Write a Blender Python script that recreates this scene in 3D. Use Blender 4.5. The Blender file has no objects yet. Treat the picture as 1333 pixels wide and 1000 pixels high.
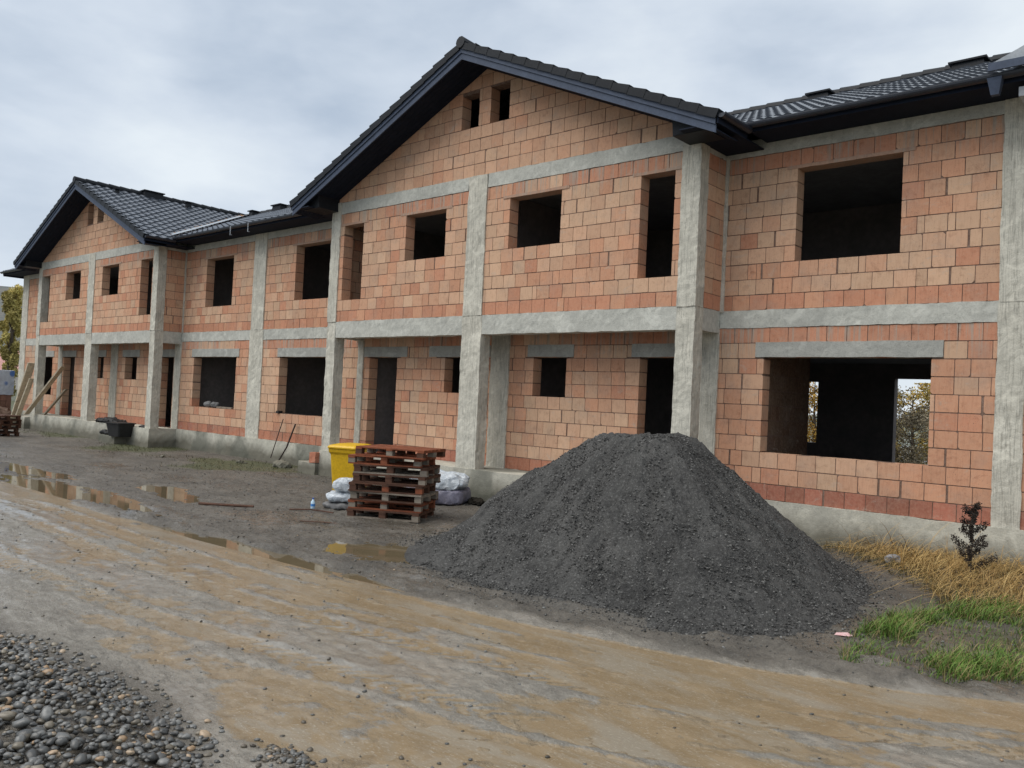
import bpy, math, random
import numpy as np
from mathutils import Vector, Matrix, noise as mnoise
from mathutils.geometry import tessellate_polygon
random.seed(7); rng = np.random.default_rng(11)
col = bpy.context.scene.collection
sc = bpy.context.scene

# ------------------------------------------------------------------ helpers
class MB:
    def __init__(s): s.v=[]; s.f=[]; s.m=[]; s.c=[]; s.key={}
    def vert(s,p): s.v.append(tuple(p)); return len(s.v)-1
    def face(s,idx,m=0,c=(1,1,1)): s.f.append(tuple(idx)); s.m.append(m); s.c.append(c)
    def poly(s,pts,m=0,c=(1,1,1)): s.face([s.vert(p) for p in pts],m,c)
    def hexa(s,p,m=0,c=(1,1,1)):    # p: 8 pts, bottom 0-3 ccw, top 4-7
        b=len(s.v); s.v+= [tuple(q) for q in p]
        for q in ((0,3,2,1),(4,5,6,7),(0,1,5,4),(1,2,6,5),(2,3,7,6),(3,0,4,7)): s.face([b+i for i in q],m,c)
    def box(s,x0,x1,y0,y1,z0,z1,m=0,c=(1,1,1),M=None):
        p=[Vector(q) for q in ((x0,y0,z0),(x1,y0,z0),(x1,y1,z0),(x0,y1,z0),(x0,y0,z1),(x1,y0,z1),(x1,y1,z1),(x0,y1,z1))]
        if M: p=[M@q for q in p]
        s.hexa(p,m,c)
    def tube(s,pts,r,n=8,m=0,c=(1,1,1)):
        rings=[]
        for i,p in enumerate(pts):
            p=Vector(p); a=Vector(pts[max(i-1,0)]); b=Vector(pts[min(i+1,len(pts)-1)]); t=(b-a).normalized()
            u=t.cross(Vector((0,0,1)) if abs(t.z)<.9 else Vector((1,0,0))).normalized(); w=t.cross(u)
            rr=r[i] if isinstance(r,(list,tuple)) else r
            rings.append([s.vert(p+u*math.cos(k*2*math.pi/n)*rr+w*math.sin(k*2*math.pi/n)*rr) for k in range(n)])
        for a,b in zip(rings,rings[1:]):
            for k in range(n): s.face((a[k],a[(k+1)%n],b[(k+1)%n],b[k]),m,c)
        s.face(rings[0][::-1],m,c); s.face(rings[-1],m,c)
    def rough(s,x0,x1,y0,y1,z0,z1,seg=.08,amp=.006,m=0,c=(1,1,1),seed=0.):
        def ax(a,b):
            n=max(1,min(700,int(round((b-a)/seg)))); return [a+(b-a)*i/n for i in range(n+1)]
        X,Y,Z=ax(x0,x1),ax(y0,y1),ax(z0,z1); key={}
        def V(x,y,z):
            k=(x,y,z)
            if k not in key:
                q=Vector((x,y,z)); o=mnoise.noise_vector(q*3.1+Vector((seed,0,0)))*amp+mnoise.noise_vector(q*11.+Vector((0,seed,0)))*amp*.7
                o2=mnoise.noise_vector(q*27.+Vector((3,seed,0)))*amp*.5; key[k]=s.vert(q+o+o2)
            return key[k]
        def grid(A,B,fn,flip):
            for i in range(len(A)-1):
                for j in range(len(B)-1):
                    q=[fn(A[i],B[j]),fn(A[i+1],B[j]),fn(A[i+1],B[j+1]),fn(A[i],B[j+1])]
                    s.face(q[::-1] if flip else q,m,c)
        grid(X,Z,lambda a,b:V(a,y0,b),False); grid(X,Z,lambda a,b:V(a,y1,b),True)
        grid(Y,Z,lambda a,b:V(x1,a,b),False); grid(Y,Z,lambda a,b:V(x0,a,b),True)
        grid(X,Y,lambda a,b:V(a,b,z1),False); grid(X,Y,lambda a,b:V(a,b,z0),True)
    def build(s,name,mats,parent=None,smooth=False,colors=True):
        me=bpy.data.meshes.new(name); me.from_pydata(s.v,[],s.f)
        if not isinstance(mats,(list,tuple)): mats=[mats]
        for m in mats: me.materials.append(m)
        me.polygons.foreach_set('material_index',s.m)
        if smooth: me.polygons.foreach_set('use_smooth',[True]*len(s.f))
        if colors:
            ca=me.color_attributes.new('Col','FLOAT_COLOR','CORNER'); a=[]
            for f,c in zip(s.f,s.c): a+= [c[0],c[1],c[2],1.]*len(f)
            ca.data.foreach_set('color',a)
        me.update()
        o=bpy.data.objects.new(name,me); col.objects.link(o)
        if parent: o.parent=parent
        return o
def npmesh(name,V,F,mat,parent=None,C=None,smooth=True):
    """V (n,3), F (m,k) arrays, C per-vertex colours"""
    me=bpy.data.meshes.new(name); k=F.shape[1]
    me.vertices.add(len(V)); me.vertices.foreach_set('co',np.asarray(V,np.float32).ravel())
    me.loops.add(F.size); me.loops.foreach_set('vertex_index',F.astype(np.int32).ravel())
    me.polygons.add(len(F)); me.polygons.foreach_set('loop_start',np.arange(0,F.size,k,dtype=np.int32))
    me.polygons.foreach_set('loop_total',np.full(len(F),k,np.int32))
    me.polygons.foreach_set('use_smooth',np.full(len(F),smooth,bool))
    me.update(calc_edges=True); me.materials.append(mat)
    if C is not None:
        ca=me.color_attributes.new('Col','FLOAT_COLOR','POINT')
        ca.data.foreach_set('color',np.concatenate([C,np.ones((len(C),1))],1).astype(np.float32).ravel() if C.shape[1]==3 else C.astype(np.float32).ravel())
    o=bpy.data.objects.new(name,me); col.objects.link(o)
    if parent: o.parent=parent
    return o
def empty(name,loc=(0,0,0),rz=0):
    o=bpy.data.objects.new(name,None); o.empty_display_size=.1; o.location=loc; o.rotation_euler=(0,0,rz); col.objects.link(o); return o
def tag(o,label=None,cat=None,group=None,kind=None):
    if label: o['label']=label
    if cat: o['category']=cat
    if group: o['group']=group
    if kind: o['kind']=kind
    return o
def hsh(i,j,s):
    n=(i.astype(np.int64)*374761393+j.astype(np.int64)*668265263+s*1442695041)&0xFFFFFFFF
    n=((n^(n>>13))*1274126177)&0xFFFFFFFF
    return ((n^(n>>16))&0xFFFF)/65535.
def vn(x,y,s=0):
    i=np.floor(x);j=np.floor(y);fx=x-i;fy=y-j;fx=fx*fx*(3-2*fx);fy=fy*fy*(3-2*fy)
    a=hsh(i,j,s);b=hsh(i+1,j,s);c=hsh(i,j+1,s);d=hsh(i+1,j+1,s)
    return (a*(1-fx)+b*fx)*(1-fy)+(c*(1-fx)+d*fx)*fy*1.0
def fbm(x,y,s=0,o=4):
    t=0;a=.5;
    for k in range(o): t=t+a*(vn(x,y,s+k)-.5)*2; x=x*2.03+3.1;y=y*2.03+1.7;a*=.5
    return t
def sst(a,b,x): t=np.clip((x-a)/(b-a),0,1); return t*t*(3-2*t)

# ------------------------------------------------------------------ materials
class NT:
    def __init__(s,name):
        s.mat=bpy.data.materials.new(name); s.mat.use_nodes=True; s.t=s.mat.node_tree; s.n=s.t.nodes; s.l=s.t.links
        s.b=s.n['Principled BSDF']
    def new(s,typ,**k):
        n=s.n.new(typ)
        for a,b in k.items(): setattr(n,a,b)
        return n
    def link(s,a,b): s.l.new(a,b)
    def val(s,inp,v):
        if isinstance(v,(int,float)): inp.default_value=v
        elif isinstance(v,(tuple,list)): inp.default_value=(*v,1) if len(v)==3 and inp.type=='RGBA' else v
        else: s.link(v,inp)
    def pos(s,scale=(1,1,1)):
        g=s.new('ShaderNodeNewGeometry'); m=s.new('ShaderNodeVectorMath',operation='MULTIPLY'); s.link(g.outputs['Position'],m.inputs[0]); m.inputs[1].default_value=scale; return m.outputs[0]
    def obj(s,scale=(1,1,1)):
        g=s.new('ShaderNodeTexCoord'); m=s.new('ShaderNodeVectorMath',operation='MULTIPLY'); s.link(g.outputs['Object'],m.inputs[0]); m.inputs[1].default_value=scale; return m.outputs[0]
    def noise(s,vec,scale,detail=4,rough=.55,dist=0):
        n=s.new('ShaderNodeTexNoise'); s.link(vec,n.inputs['Vector']); n.inputs['Scale'].default_value=scale; n.inputs['Detail'].default_value=detail; n.inputs['Roughness'].default_value=rough; n.inputs['Distortion'].default_value=dist
        return n.outputs['Fac']
    def ramp(s,fac,pts):
        r=s.new('ShaderNodeValToRGB'); s.link(fac,r.inputs[0]); e=r.color_ramp.elements
        while len(e)<len(pts): e.new(.5)
        for k,(p,c) in enumerate(pts):
            e[k].position=p; e[k].color=(c,c,c,1) if isinstance(c,(int,float)) else (*c,1)
        return r.outputs[0]
    def mix(s,f,a,b,mode='MIX'):
        m=s.new('ShaderNodeMix',data_type='RGBA',blend_type=mode); s.val(m.inputs[0],f); s.val(m.inputs[6],a); s.val(m.inputs[7],b); return m.outputs[2]
    def math(s,op,a,b=0.):
        m=s.new('ShaderNodeMath',operation=op); s.val(m.inputs[0],a); s.val(m.inputs[1],b); return m.outputs[0]
    def attr(s,name='Col'):
        a=s.new('ShaderNodeAttribute',attribute_name=name); return a.outputs['Color']
    def sep(s,c):
        a=s.new('ShaderNodeSeparateColor'); s.link(c,a.inputs[0]); return a.outputs
    def bump(s,h,strength=.4,dist=.01,normal=None):
        b=s.new('ShaderNodeBump'); s.link(h,b.inputs['Height']); b.inputs['Strength'].default_value=strength; b.inputs['Distance'].default_value=dist
        if normal: s.link(normal,b.inputs['Normal'])
        return b.outputs[0]
    def out(s,color,rough=.8,normal=None,spec=.3,metal=0):
        s.val(s.b.inputs['Base Color'],color); s.val(s.b.inputs['Roughness'],rough); s.b.inputs['Specular IOR Level'].default_value=spec; s.b.inputs['Metallic'].default_value=metal
        if normal: s.link(normal,s.b.inputs['Normal'])
        return s.mat

def mat_block(dark=1.,name='clay_block'):
    n=NT(name); p=n.pos(); c=n.attr()
    f1=n.noise(p,2.2,5,.6); f2=n.noise(p,26,4,.65); f3=n.noise(n.pos((1,1,.25)),70,2,.5)
    c=n.mix(n.ramp(f2,[(.25,.0),(.75,.28)]),c,(.62,.42,.29))
    c=n.mix(n.ramp(n.noise(p,9,4,.7),[(.52,.0),(.72,.45)]),c,n.mix(.5,c,(.20,.08,.055),'MULTIPLY'))
    c=n.mix(n.ramp(f1,[(.5,0.),(.78,.42)]),c,(.30,.255,.215))
    sp=n.noise(p,95,2,.5); c=n.mix(n.ramp(sp,[(.67,0.),(.73,.7)]),c,(.10,.06,.05))
    g=n.new('ShaderNodeSeparateXYZ'); n.link(p,g.inputs[0]); Zc=g.outputs[2]
    def band(z0,z1): return n.math('MULTIPLY',n.ramp(n.math('SUBTRACT',Zc,z0),[(0.,0.),(z1-z0,1.)]),n.math('LESS_THAN',Zc,z1+.03))
    leak=n.math('ADD',band(2.15,2.72),band(4.95,5.5))
    lk_=n.math('ADD',n.noise(n.pos((16,16,.5)),1.3,4,.6),n.math('MULTIPLY',n.noise(n.pos((1.5,1.5,.4)),1.,3,.5),.6)); lf=n.math('MULTIPLY',leak,n.ramp(lk_,[(.80,0.),(.92,.85)]))
    c=n.mix(lf,c,(.36,.33,.28))
    sm=n.noise(n.pos((1,1,1.6)),3.6,6,.75,.8); c=n.mix(n.ramp(sm,[(.58,0.),(.68,.5)]),c,(.46,.38,.31))
    c=n.mix(n.ramp(n.noise(p,6.5,6,.75,.5),[(.30,.5),(.42,0.)]),c,n.mix(.6,c,(.30,.21,.17),'MULTIPLY'))
    if dark!=1.: c=n.mix(1.,c,(dark,dark,dark),'MULTIPLY')
    c=n.mix(n.ramp(n.noise(n.pos((1,1,.12)),48,2,.5),[(.36,.22),(.48,0.)]),c,n.mix(.6,c,(.45,.30,.24),'MULTIPLY'))
    h=n.math('ADD',n.math('MULTIPLY',f2,.6),n.math('MULTIPLY',f3,.8))
    return n.out(c,.92,n.bump(h,.35,.006),.15)
def mat_conc(name,base=(.36,.36,.325),lo=.55,board=True,damp=False,tint=(.42,.40,.34)):
    n=NT(name); p=n.pos()
    a=n.noise(p,1.6,6,.65,.4); b=n.noise(p,9,6,.7); d=n.noise(p,55,4,.6)
    c=n.mix(n.ramp(a,[(.3,0.),(.7,1.)]),tuple(x*.86 for x in base),tint)
    c=n.mix(n.ramp(b,[(.42,0.),(.64,.42)]),c,tuple(x*.68 for x in base)); c=n.mix(n.ramp(n.noise(p,21,4,.7),[(.61,0.),(.69,.55)]),c,tuple(x*.5 for x in base))
    c=n.mix(n.ramp(d,[(.30,.35),(.48,0.)]),c,tuple(x*.4 for x in base))
    streak=n.noise(n.pos((3,3,.35)),4.5,5,.65); c=n.mix(n.ramp(streak,[(.54,0.),(.72,.35)]),c,tuple(x*.55 for x in base))
    if board: c=n.mix(n.ramp(n.noise(n.pos((12,12,.35)),2.2,2,.5),[(.42,0.),(.47,.55),(.50,0.)]),c,tuple(x*.35 for x in base))
    c=n.mix(n.ramp(n.noise(p,3.3,4,.6,1.),[(.56,0.),(.66,.5)]),c,tuple(min(1,x*1.35) for x in base))
    if damp:
        g=n.new('ShaderNodeSeparateXYZ'); n.link(p,g.inputs[0])
        zz=n.math('ADD',g.outputs[2],n.math('MULTIPLY',n.noise(p,1.1,4,.6),.55))
        c=n.mix(n.ramp(n.math('ADD',zz,.5),[(.36,.88),(.66,0.)]),c,(.12,.112,.085))
        c=n.mix(n.ramp(n.noise(p,.55,3,.5),[(.54,0.),(.60,.62)]),c,(.10,.105,.085))
    h=n.math('ADD',n.math('MULTIPLY',b,1.6),n.math('MULTIPLY',d,.6))
    if board: h=n.math('ADD',h,n.math('MULTIPLY',n.noise(n.pos((9,9,.6)),2.3,3,.5),1.4))
    return n.out(c,.88,n.bump(h,.55,.012),.2)
def mat_simple(name,c1,c2,scale=8,rough=.7,bump=.2,spec=.3,metal=0,dist=.005,stretch=(1,1,1),obj=False):
    n=NT(name); p=n.obj(stretch) if obj else n.pos(stretch); f=n.noise(p,scale,5,.6); d=n.noise(p,scale*5,3,.6)
    c=n.mix(n.ramp(f,[(.3,0.),(.7,1.)]),c1,c2); c=n.mix(n.ramp(d,[(.4,.35),(.6,0.)]),c,tuple(x*.5 for x in c1))
    return n.out(c,rough,n.bump(n.math('ADD',f,n.math('MULTIPLY',d,.4)),bump,dist),spec,metal)
def mat_attr(name,rough=.7,scale=30,bump=.3,spec=.3,dist=.004,var=.4,trans=0.):
    n=NT(name); c=n.attr(); p=n.pos(); f=n.noise(p,scale,4,.6)
    c2=n.mix(1.,c,n.ramp(f,[(.25,1-var),(.75,1.+var*.0)]),'MULTIPLY')
    m=n.out(c2,rough,n.bump(f,bump,dist),spec)
    return m
M={}
M['block']=mat_block()
M['mortar']=mat_simple('mortar',(.15,.090,.066),(.27,.195,.155),12,.95,.5,.1)
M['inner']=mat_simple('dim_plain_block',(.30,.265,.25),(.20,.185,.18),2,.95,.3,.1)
M['slab']=mat_simple('raw_slab',(.33,.335,.34),(.25,.255,.26),2,.95,.3,.1)
M['conc']=mat_conc('column_concrete',(.54,.52,.445),tint=(.67,.645,.555))
M['beam']=mat_conc('beam_concrete',(.47,.47,.425),.5,False,tint=(.58,.58,.52))
M['plinth']=mat_conc('plinth_concrete',(.47,.455,.39),.5,False,True,tint=(.60,.58,.49))
M['lintel']=mat_conc('lintel_concrete',(.37,.37,.34),.6,False,tint=(.45,.45,.41))
M['tile']=None
def mat_tile():
    n=NT('anthracite_roof_tile'); p=n.pos(); f=n.noise(p,3,4,.6); d=n.noise(p,60,3,.6)
    c=n.mix(f,(.042,.050,.064),(.085,.098,.120)); 
    r=n.math('ADD',n.math('MULTIPLY',f,.2),.20)
    return n.out(c,r,n.bump(d,.15,.003),.8)
M['tile']=mat_tile()
M['fascia']=mat_simple('slate_blue_board',(.070,.092,.140),(.052,.068,.105),5,.55,.15,.25)
M['soffit']=mat_simple('dark_soffit_board',(.014,.020,.036),(.009,.013,.024),5,.7,.15,.12)
M['ridge']=mat_simple('dark_ridge_tile',(.009,.011,.014),(.015,.018,.023),5,.5,.15,.2)
M['gutter']=mat_simple('dark_gutter_metal',(.018,.022,.032),(.028,.033,.045),5,.35,.05,.5)
M['flash']=mat_simple('pale_valley_sheet',(.42,.45,.48),(.30,.33,.36),4,.35,.1,.5)
M['cutedge']=mat_simple('cut_tile_edge',(.38,.22,.12),(.22,.13,.08),14,.9,.3,.1)

# ------------------------------------------------------------------ building
D=.862; ZB=2.72; ZT=3.0; ZPB=2.63; ZU=5.5; ZR=5.77; SL=.44; ZA=8.11; MS=.42; EY=.2; EZ=5.80; RY=EY+(ZA-EZ)/MS
BK=10.5; XE0=-32.5; XE1=8.8
RBc=(-9.6,0.,-4.8); LBc=(-28.15,-18.35,-23.25)
house=empty('terraced_house',(0,0,-.57))
tag(house,'long unfinished two-storey house of orange hollow blocks with concrete frame and dark tiled gables','building')
HOFF=Vector((0,0,.57))
def hb(mb,name,mats,parent=None,smooth=False):
    o=mb.build(name,mats,parent or house,smooth)
    if parent is None: o.location=HOFF       # empties sit at ground level
    return o

def toned(row,nrow,kind,band,a=0.,z=0.,y=0.):
    """block colour: large patches of one firing, a few odd blocks, redder wet courses"""
    tan=np.array((.60,.37,.245)); orange=np.array((.575,.295,.182)); red=np.array((.48,.19,.115)); pale=np.array((.62,.425,.285)); dk=np.array((.25,.088,.060))
    q=mnoise.noise(Vector((a*.55+band*7,z*.9,y*3.+band)))+.36*random.gauss(0,1)
    if kind=='gable': q*=.45
    t=random.random()
    if q<-.28: c=pale*.5+tan*.5
    elif q<.10: c=tan
    elif q<.38: c=tan*.5+orange*.5
    else: c=orange
    if random.random()<.05 and kind!='gable': c=(red+orange)/2
    if kind=='ground' and row==0: c=dk*(1.05+.8*t) if a>-.5 or random.random()<.3 else red*.8+dk*.2
    elif kind=='up' and row==0: c=red*.55+orange*.45 if random.random()<.85 else orange
    elif kind!='gable' and row==nrow-1 and mnoise.noise(Vector((a*.4,band*3.,5.)))>-.1: c=red*.6+orange*.4
    if kind=='dim': c=c*.18  # room shade painted into the block colour of the inner partition
    return tuple(np.clip(c*(.86+.2*random.random())*np.array((1,1.0,.995)),0,1))
def clip_half(poly,nx,nz,d):   # keep nx*a+nz*z<=d
    out=[]
    for i in range(len(poly)):
        p,q=poly[i],poly[(i+1)%len(poly)]; fp=nx*p[0]+nz*p[1]-d; fq=nx*q[0]+nz*q[1]-d
        if fp<=0: out.append(p)
        if (fp<0)!=(fq<0) and fp!=fq:
            t=fp/(fp-fq); out.append((p[0]+(q[0]-p[0])*t,p[1]+(q[1]-p[1])*t))
    return out
def brick_wall(name,O,ua,nn,a0,a1,z0,z1,holes=(),th=.25,ch=.25,kind='up',clips=(),band=0,nrows=None):
    mb=MB(); O=Vector(O); ua=Vector(ua); nn=Vector(nn)
    def W(a,z,d): q=O+ua*a+nn*d; return (q.x,q.y,z)
    flip = ua.cross(Vector((0,0,1))).dot(nn)<0
    def prism(poly,d0,d1,m,c):
        if flip: poly=poly[::-1]
        f=[mb.vert(W(a,z,d0)) for a,z in poly]; b=[mb.vert(W(a,z,d1)) for a,z in poly]
        mb.face(f,m,c); mb.face(b[::-1],m,c); k=len(poly)
        for i in range(k): mb.face((f[i],b[i],b[(i+1)%k],f[(i+1)%k]),m,c)
    # mortar core
    outer=[(a0+.004,z0),(a1-.004,z0),(a1-.004,z1),(a0+.004,z1)]
    for cl in clips: outer=clip_half(outer,*cl)
    hs=[]
    for (h0,h1,k0,k1) in holes:
        k0=max(k0,z0-.02); e=.007
        hs.append([(max(h0-e,a0+.01),k0-e if k0>z0 else z0+.0005),(h1+e,k0-e if k0>z0 else z0+.0005),(h1+e,k1+e),(max(h0-e,a0+.01),k1+e)])
    loops=[[Vector((a,z,0)) for a,z in outer]]+[[Vector((a,z,0)) for a,z in h] for h in hs]
    flat=[p for lp in loops for p in lp]; tri=tessellate_polygon(loops)
    df,db=-.007,-(th-.007)
    fi=[mb.vert(W(p.x,p.y,df)) for p in flat]; bi=[mb.vert(W(p.x,p.y,db)) for p in flat]
    for t in tri:
        mb.face([fi[i] for i in t],1); mb.face([bi[i] for i in t][::-1],1)
    k=0
    for lp in loops:
        n=len(lp)
        for i in range(n): mb.face((fi[k+i],fi[k+(i+1)%n],bi[k+(i+1)%n],bi[k+i]),1)
        k+=n
    nr=nrows or int(math.ceil((z1-z0)/ch-.01))
    for r in range(nr):
        zb=z0+r*ch; zt=min(zb+ch,z1)
        iv=[(a0,a1)]
        for (h0,h1,k0,k1) in holes:
            ov=min(zt,k1)-max(zb,k0)
            if ov>.55*(zt-zb):
                nv=[]
                for s,e in iv:
                    if h1<=s or h0>=e: nv.append((s,e)); continue
                    if h0>s: nv.append((s,h0))
                    if h1<e: nv.append((h1,e))
                iv=nv
        wav=lambda a: .0035*mnoise.noise(Vector((a*.9,r*3.7,band+z0)))
        for s,e in iv:
            off=random.choice((.0,.15,.08,.22))+random.uniform(-.02,.02); x=s-off if off>.03 else s
            while x<e-.01:
                w=.30 if random.random()>.07 else random.choice((.10,.15,.2))
                g=random.uniform(.008,.013) if random.random()>.07 else .032
                b0=max(x,s); b1=min(x+w-g,e)
                if e-(x+w)<.05: b1=e
                if b1-b0>.025:
                    zz0=zb+.0065+wav(b0)+random.uniform(-.0015,.0015); zz1=zt-.0065+wav(b1)+random.uniform(-.0015,.0015)
                    poly=[(b0,zz0),(b1,zz0+random.uniform(-.002,.002)),(b1,zz1),(b0,zz1+random.uniform(-.002,.002))]
                    # trim partial overlap with holes
                    for (h0,h1,k0,k1) in holes:
                        if b1>h0+.01 and b0<h1-.01 and zz1>k0 and zz0<k1:
                            if k1<zt-.02 and k1>zb: poly=clip_half(poly,0,-1,-k1)
                            elif k0>zb and k0<zt: poly=clip_half(poly,0,1,k0)
                    for cl in clips: poly=clip_half(poly,*cl) if poly else poly
                    if len(poly)>=3:
                        pr_=random.uniform(-.003,.004)
                        if len(poly)==4:
                            ch_=random.uniform(.004,.010); q=[]
                            for ii in range(4):
                                p0,p1,p2=poly[ii-1],poly[ii],poly[(ii+1)%4]
                                l0=math.dist(p0,p1); l2=math.dist(p1,p2); e_=ch_ if random.random()>.05 else random.uniform(.015,.035)
                                e0=min(e_,l0*.3); e2=min(e_,l2*.3)
                                q+=[(p1[0]+(p0[0]-p1[0])*e0/l0,p1[1]+(p0[1]-p1[1])*e0/l0),(p1[0]+(p2[0]-p1[0])*e2/l2,p1[1]+(p2[1]-p1[1])*e2/l2)]
                            poly=q
                        oy=O.x*ua.y+O.y
                        prism(poly,pr_,-th-random.uniform(-.002,.003),0,toned(r,nr,kind,band,b0,zb,oy))
                if e-(x+w)<.05: break
                x+=w
    return hb(mb,name,[M['block'],M['mortar']])
X_=(1,0,0); YN=(0,-1,0); Y_=(0,1,0); XP=(1,0,0)
GC=ZB/11
# ground floor, one long wall in the main plane (porches recess to it)
gh=[(.78,3.24,3*GC,2.25),(5.56,8.0,3*GC,2.25),(-1.53,-.62,0,2.25),(-3.99,-3.17,6*GC,2.25),(-6.5,-5.7,6*GC,2.25),(-9.08,-8.08,0,2.25),
    (-12.88,-10.43,3*GC,2.25),(-17.53,-15.08,3*GC,2.25),(-19.68,-18.80,0,2.25),(-22.3,-21.4,6*GC,2.25),(-24.9,-24.05,6*GC,2.25),(-27.7,-26.65,0,2.25),(-30.6,-28.85,3*GC,2.25)]
cuts=[XE0,-28.0,-23.1,-18.5,-14.05,-9.4,-4.87,-.16,4.2,XE1]
for s,e in zip(cuts,cuts[1:]):
    brick_wall('brick_wall',(0,D,0),X_,YN,s+.001,e-.001,0.,ZB+.02,[h for h in gh if h[0]>s and h[1]<e],.25,GC,'ground',band=random.randint(0,2),nrows=11)
uh=[(1.22,2.77,3.75,5.2),(6.0,7.55,3.75,5.2),(-12.35,-10.79,3.75,5.2),(-17.03,-15.5,3.75,5.2)]
for s,e in ((XE0,LBc[0]),(LBc[1],-14.05),(-14.05,RBc[0]),(0.,4.3),(4.3,XE1)):
    brick_wall('brick_wall',(0,D,0),X_,YN,s+.002,e-.002,ZT,ZU+.02,[h for h in uh if h[0]>s and h[1]<e],.25,.25,'up',band=random.randint(0,2),nrows=10)
def bay(c,wins,gw,mid):
    x0,x1,xc=c
    for s,e in ((x0,mid),(mid,x1)):
        brick_wall('brick_wall',(0,0,0),X_,YN,s+.002,e-.002,ZT,ZU+.02,[w for w in wins if w[0]>s and w[1]<e],.25,.25,'up',band=1,nrows=10)
    zr=ZA-.20
    clips=[(SL,1,zr+SL*xc),(-SL,1,zr-SL*xc)]
    brick_wall('gable_wall',(0,0,0),X_,YN,x0+.01,x1-.01,ZR,zr,gw,.25,.25,'gable',clips,band=2)
    brick_wall('return_wall',(x1,0,0),Y_,XP,.251,D-.002,ZT,ZU+.02,[],.25,.25,'up',band=0,nrows=10)
    brick_wall('return_wall',(x0+.25,0,0),Y_,XP,.251,D-.002,ZT,ZU+.02,[],.25,.25,'up',band=0,nrows=10)
bay(RBc,[(-9.15,-8.44,3.5,5.22),(-7.0,-5.77,4.25,5.22),(-4.03,-2.78,4.25,5.22),(-1.1,-.45,3.5,5.22)],[(-5.45,-4.97,6.77,7.45),(-4.66,-4.16,6.77,7.48)],-4.87)
bay(LBc,[(-27.92,-27.08,3.5,5.24),(-25.53,-24.24,4.25,5.24),(-22.43,-21.15,4.25,5.24),(-19.55,-18.75,3.5,5.24)],[(-23.92,-23.44,6.82,7.5),(-23.1,-22.6,6.82,7.5)],-23.3)
# thin lintel strips over the upper windows
for (a,b,z0,z1),y in [(w,0) for w in ((-9.15,-8.44,3.5,5.22),(-7.0,-5.77,4.25,5.22),(-4.03,-2.78,4.25,5.22),(-1.1,-.45,3.5,5.22),(-27.92,-27.08,3.5,5.24),(-25.53,-24.24,4.25,5.24),(-22.43,-21.15,4.25,5.24),(-19.55,-18.75,3.5,5.24))]+[(w,D) for w in uh]:
    m=MB(); m.rough(a-.17,b+.17,y-.013,y+.262,z1,z1+.052,.1,.004,0,(.40,.25,.18)); hb(m,'lintel',[M['block']])
# concrete lintels at ground floor
for a,b in ((.64,3.39),(5.4,8.15),(-1.7,-.34),(-4.14,-3.0),(-7.0,-5.15),(-9.29,-7.73),(-12.98,-10.28),(-17.66,-14.93),(-19.85,-18.7),(-22.5,-21.2),(-25.1,-23.85),(-27.9,-26.5),(-30.75,-28.7)):
    m=MB(); m.rough(a,b,D-.016,D+.266,2.25,2.25+.235,.09,.006,0,seed=a); hb(m,'lintel',[M['lintel']])
def column(x0,x1,y0,y1,z0,z1,mat='conc',name='concrete_column'):
    m=MB(); m.rough(x0,x1,y0,y1,z0,z1,.07,.011,0,seed=x0+z0); return hb(m,name,[M[mat]])
# bay columns, ground and upper lift
for c,mid in ((RBc,(-5.15,-4.62)),(LBc,(-23.55,-23.02))):
    for (a,b) in ((c[0],c[0]+.31),mid,(c[1]-.32,c[1])):
        sh=-.012 if a==mid[0] else 0
        sl=.012 if a==c[0] else 0; sr=.012 if b==c[1] else 0
        column(a-sl,b+sr,-.014,.255,-.02,ZT-.004); column(a-sh-sl*1.4,b+sh+sr*1.4,-.026,.235,ZT-.003,ZR-.003 if a==mid[0] else ZR+.012)
# pilasters at the back of the porches
for a,b in ((-.335,-.0),(-5.12,-4.62),(-9.5,-9.3),(-18.72,-18.33),(-23.40,-22.87),(-28.2,-27.82)):
    column(a,b,D-.03,D+.26,-.01,ZPB+.1,name='pilaster')
# main-wall columns
column(-14.39,-13.72,D-.024,D+.258,-.01,ZT-.004); column(-14.36,-13.75,D-.029,D+.258,ZT-.003,ZR)
column(4.04,4.37,D-.024,D+.258,-.01,ZT-.02); column(4.04,4.72,D-.029,D+.258,ZT-.019,ZR)
column(-32.52,-31.9,D-.024,D+.258,-.01,ZT-.004); column(-32.5,-31.85,D-.029,D+.258,ZT-.003,ZR); column(8.45,8.82,D-.022,D+.26,-.01,ZR)
column(-.004,.055,D-.03,D+.1,ZT-.02,ZU+.05,name='corner_strip'); column(LBc[1]-.004,LBc[1]+.05,D-.03,D+.1,ZT-.02,ZU+.05,name='corner_strip')
def beam(x0,x1,y0,y1,z0,z1,mat='beam'):
    m=MB(); m.rough(x0,x1,y0,y1,z0,z1,.07,.009,0,seed=x0*1.3); return hb(m,'concrete_beam',[M[mat]])
for c,mid in ((RBc,(-5.15,-4.62)),(LBc,(-23.55,-23.02))):
    for a,b in ((c[0]+.3,mid[0]+.01),(mid[1]-.01,c[1]-.31)):
        beam(a,b,-.006,.255,ZPB,ZT+.004)
    for x in (c[1]-.262,c[0]+.0): beam(x,x+.262,.255,D-.02,ZPB+.01,ZT+.003)
    for a,b in ((c[0]+.3,mid[0]),(mid[1],c[1]-.3)): beam(a,b,-.01,.252,ZU+.005,ZR+.002)
    for x in (c[1]-.255,c[0]+.002): beam(x,x+.253,.24,D+.2,ZU+.005,ZR+.001)
for a,b in ((XE0+.03,c0) for c0 in (LBc[0]-.002,)): beam(a,b,D-.014,D+.256,ZB,ZT+.002); beam(a,b,D-.014,D+.256,ZU+.004,ZR)
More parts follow.
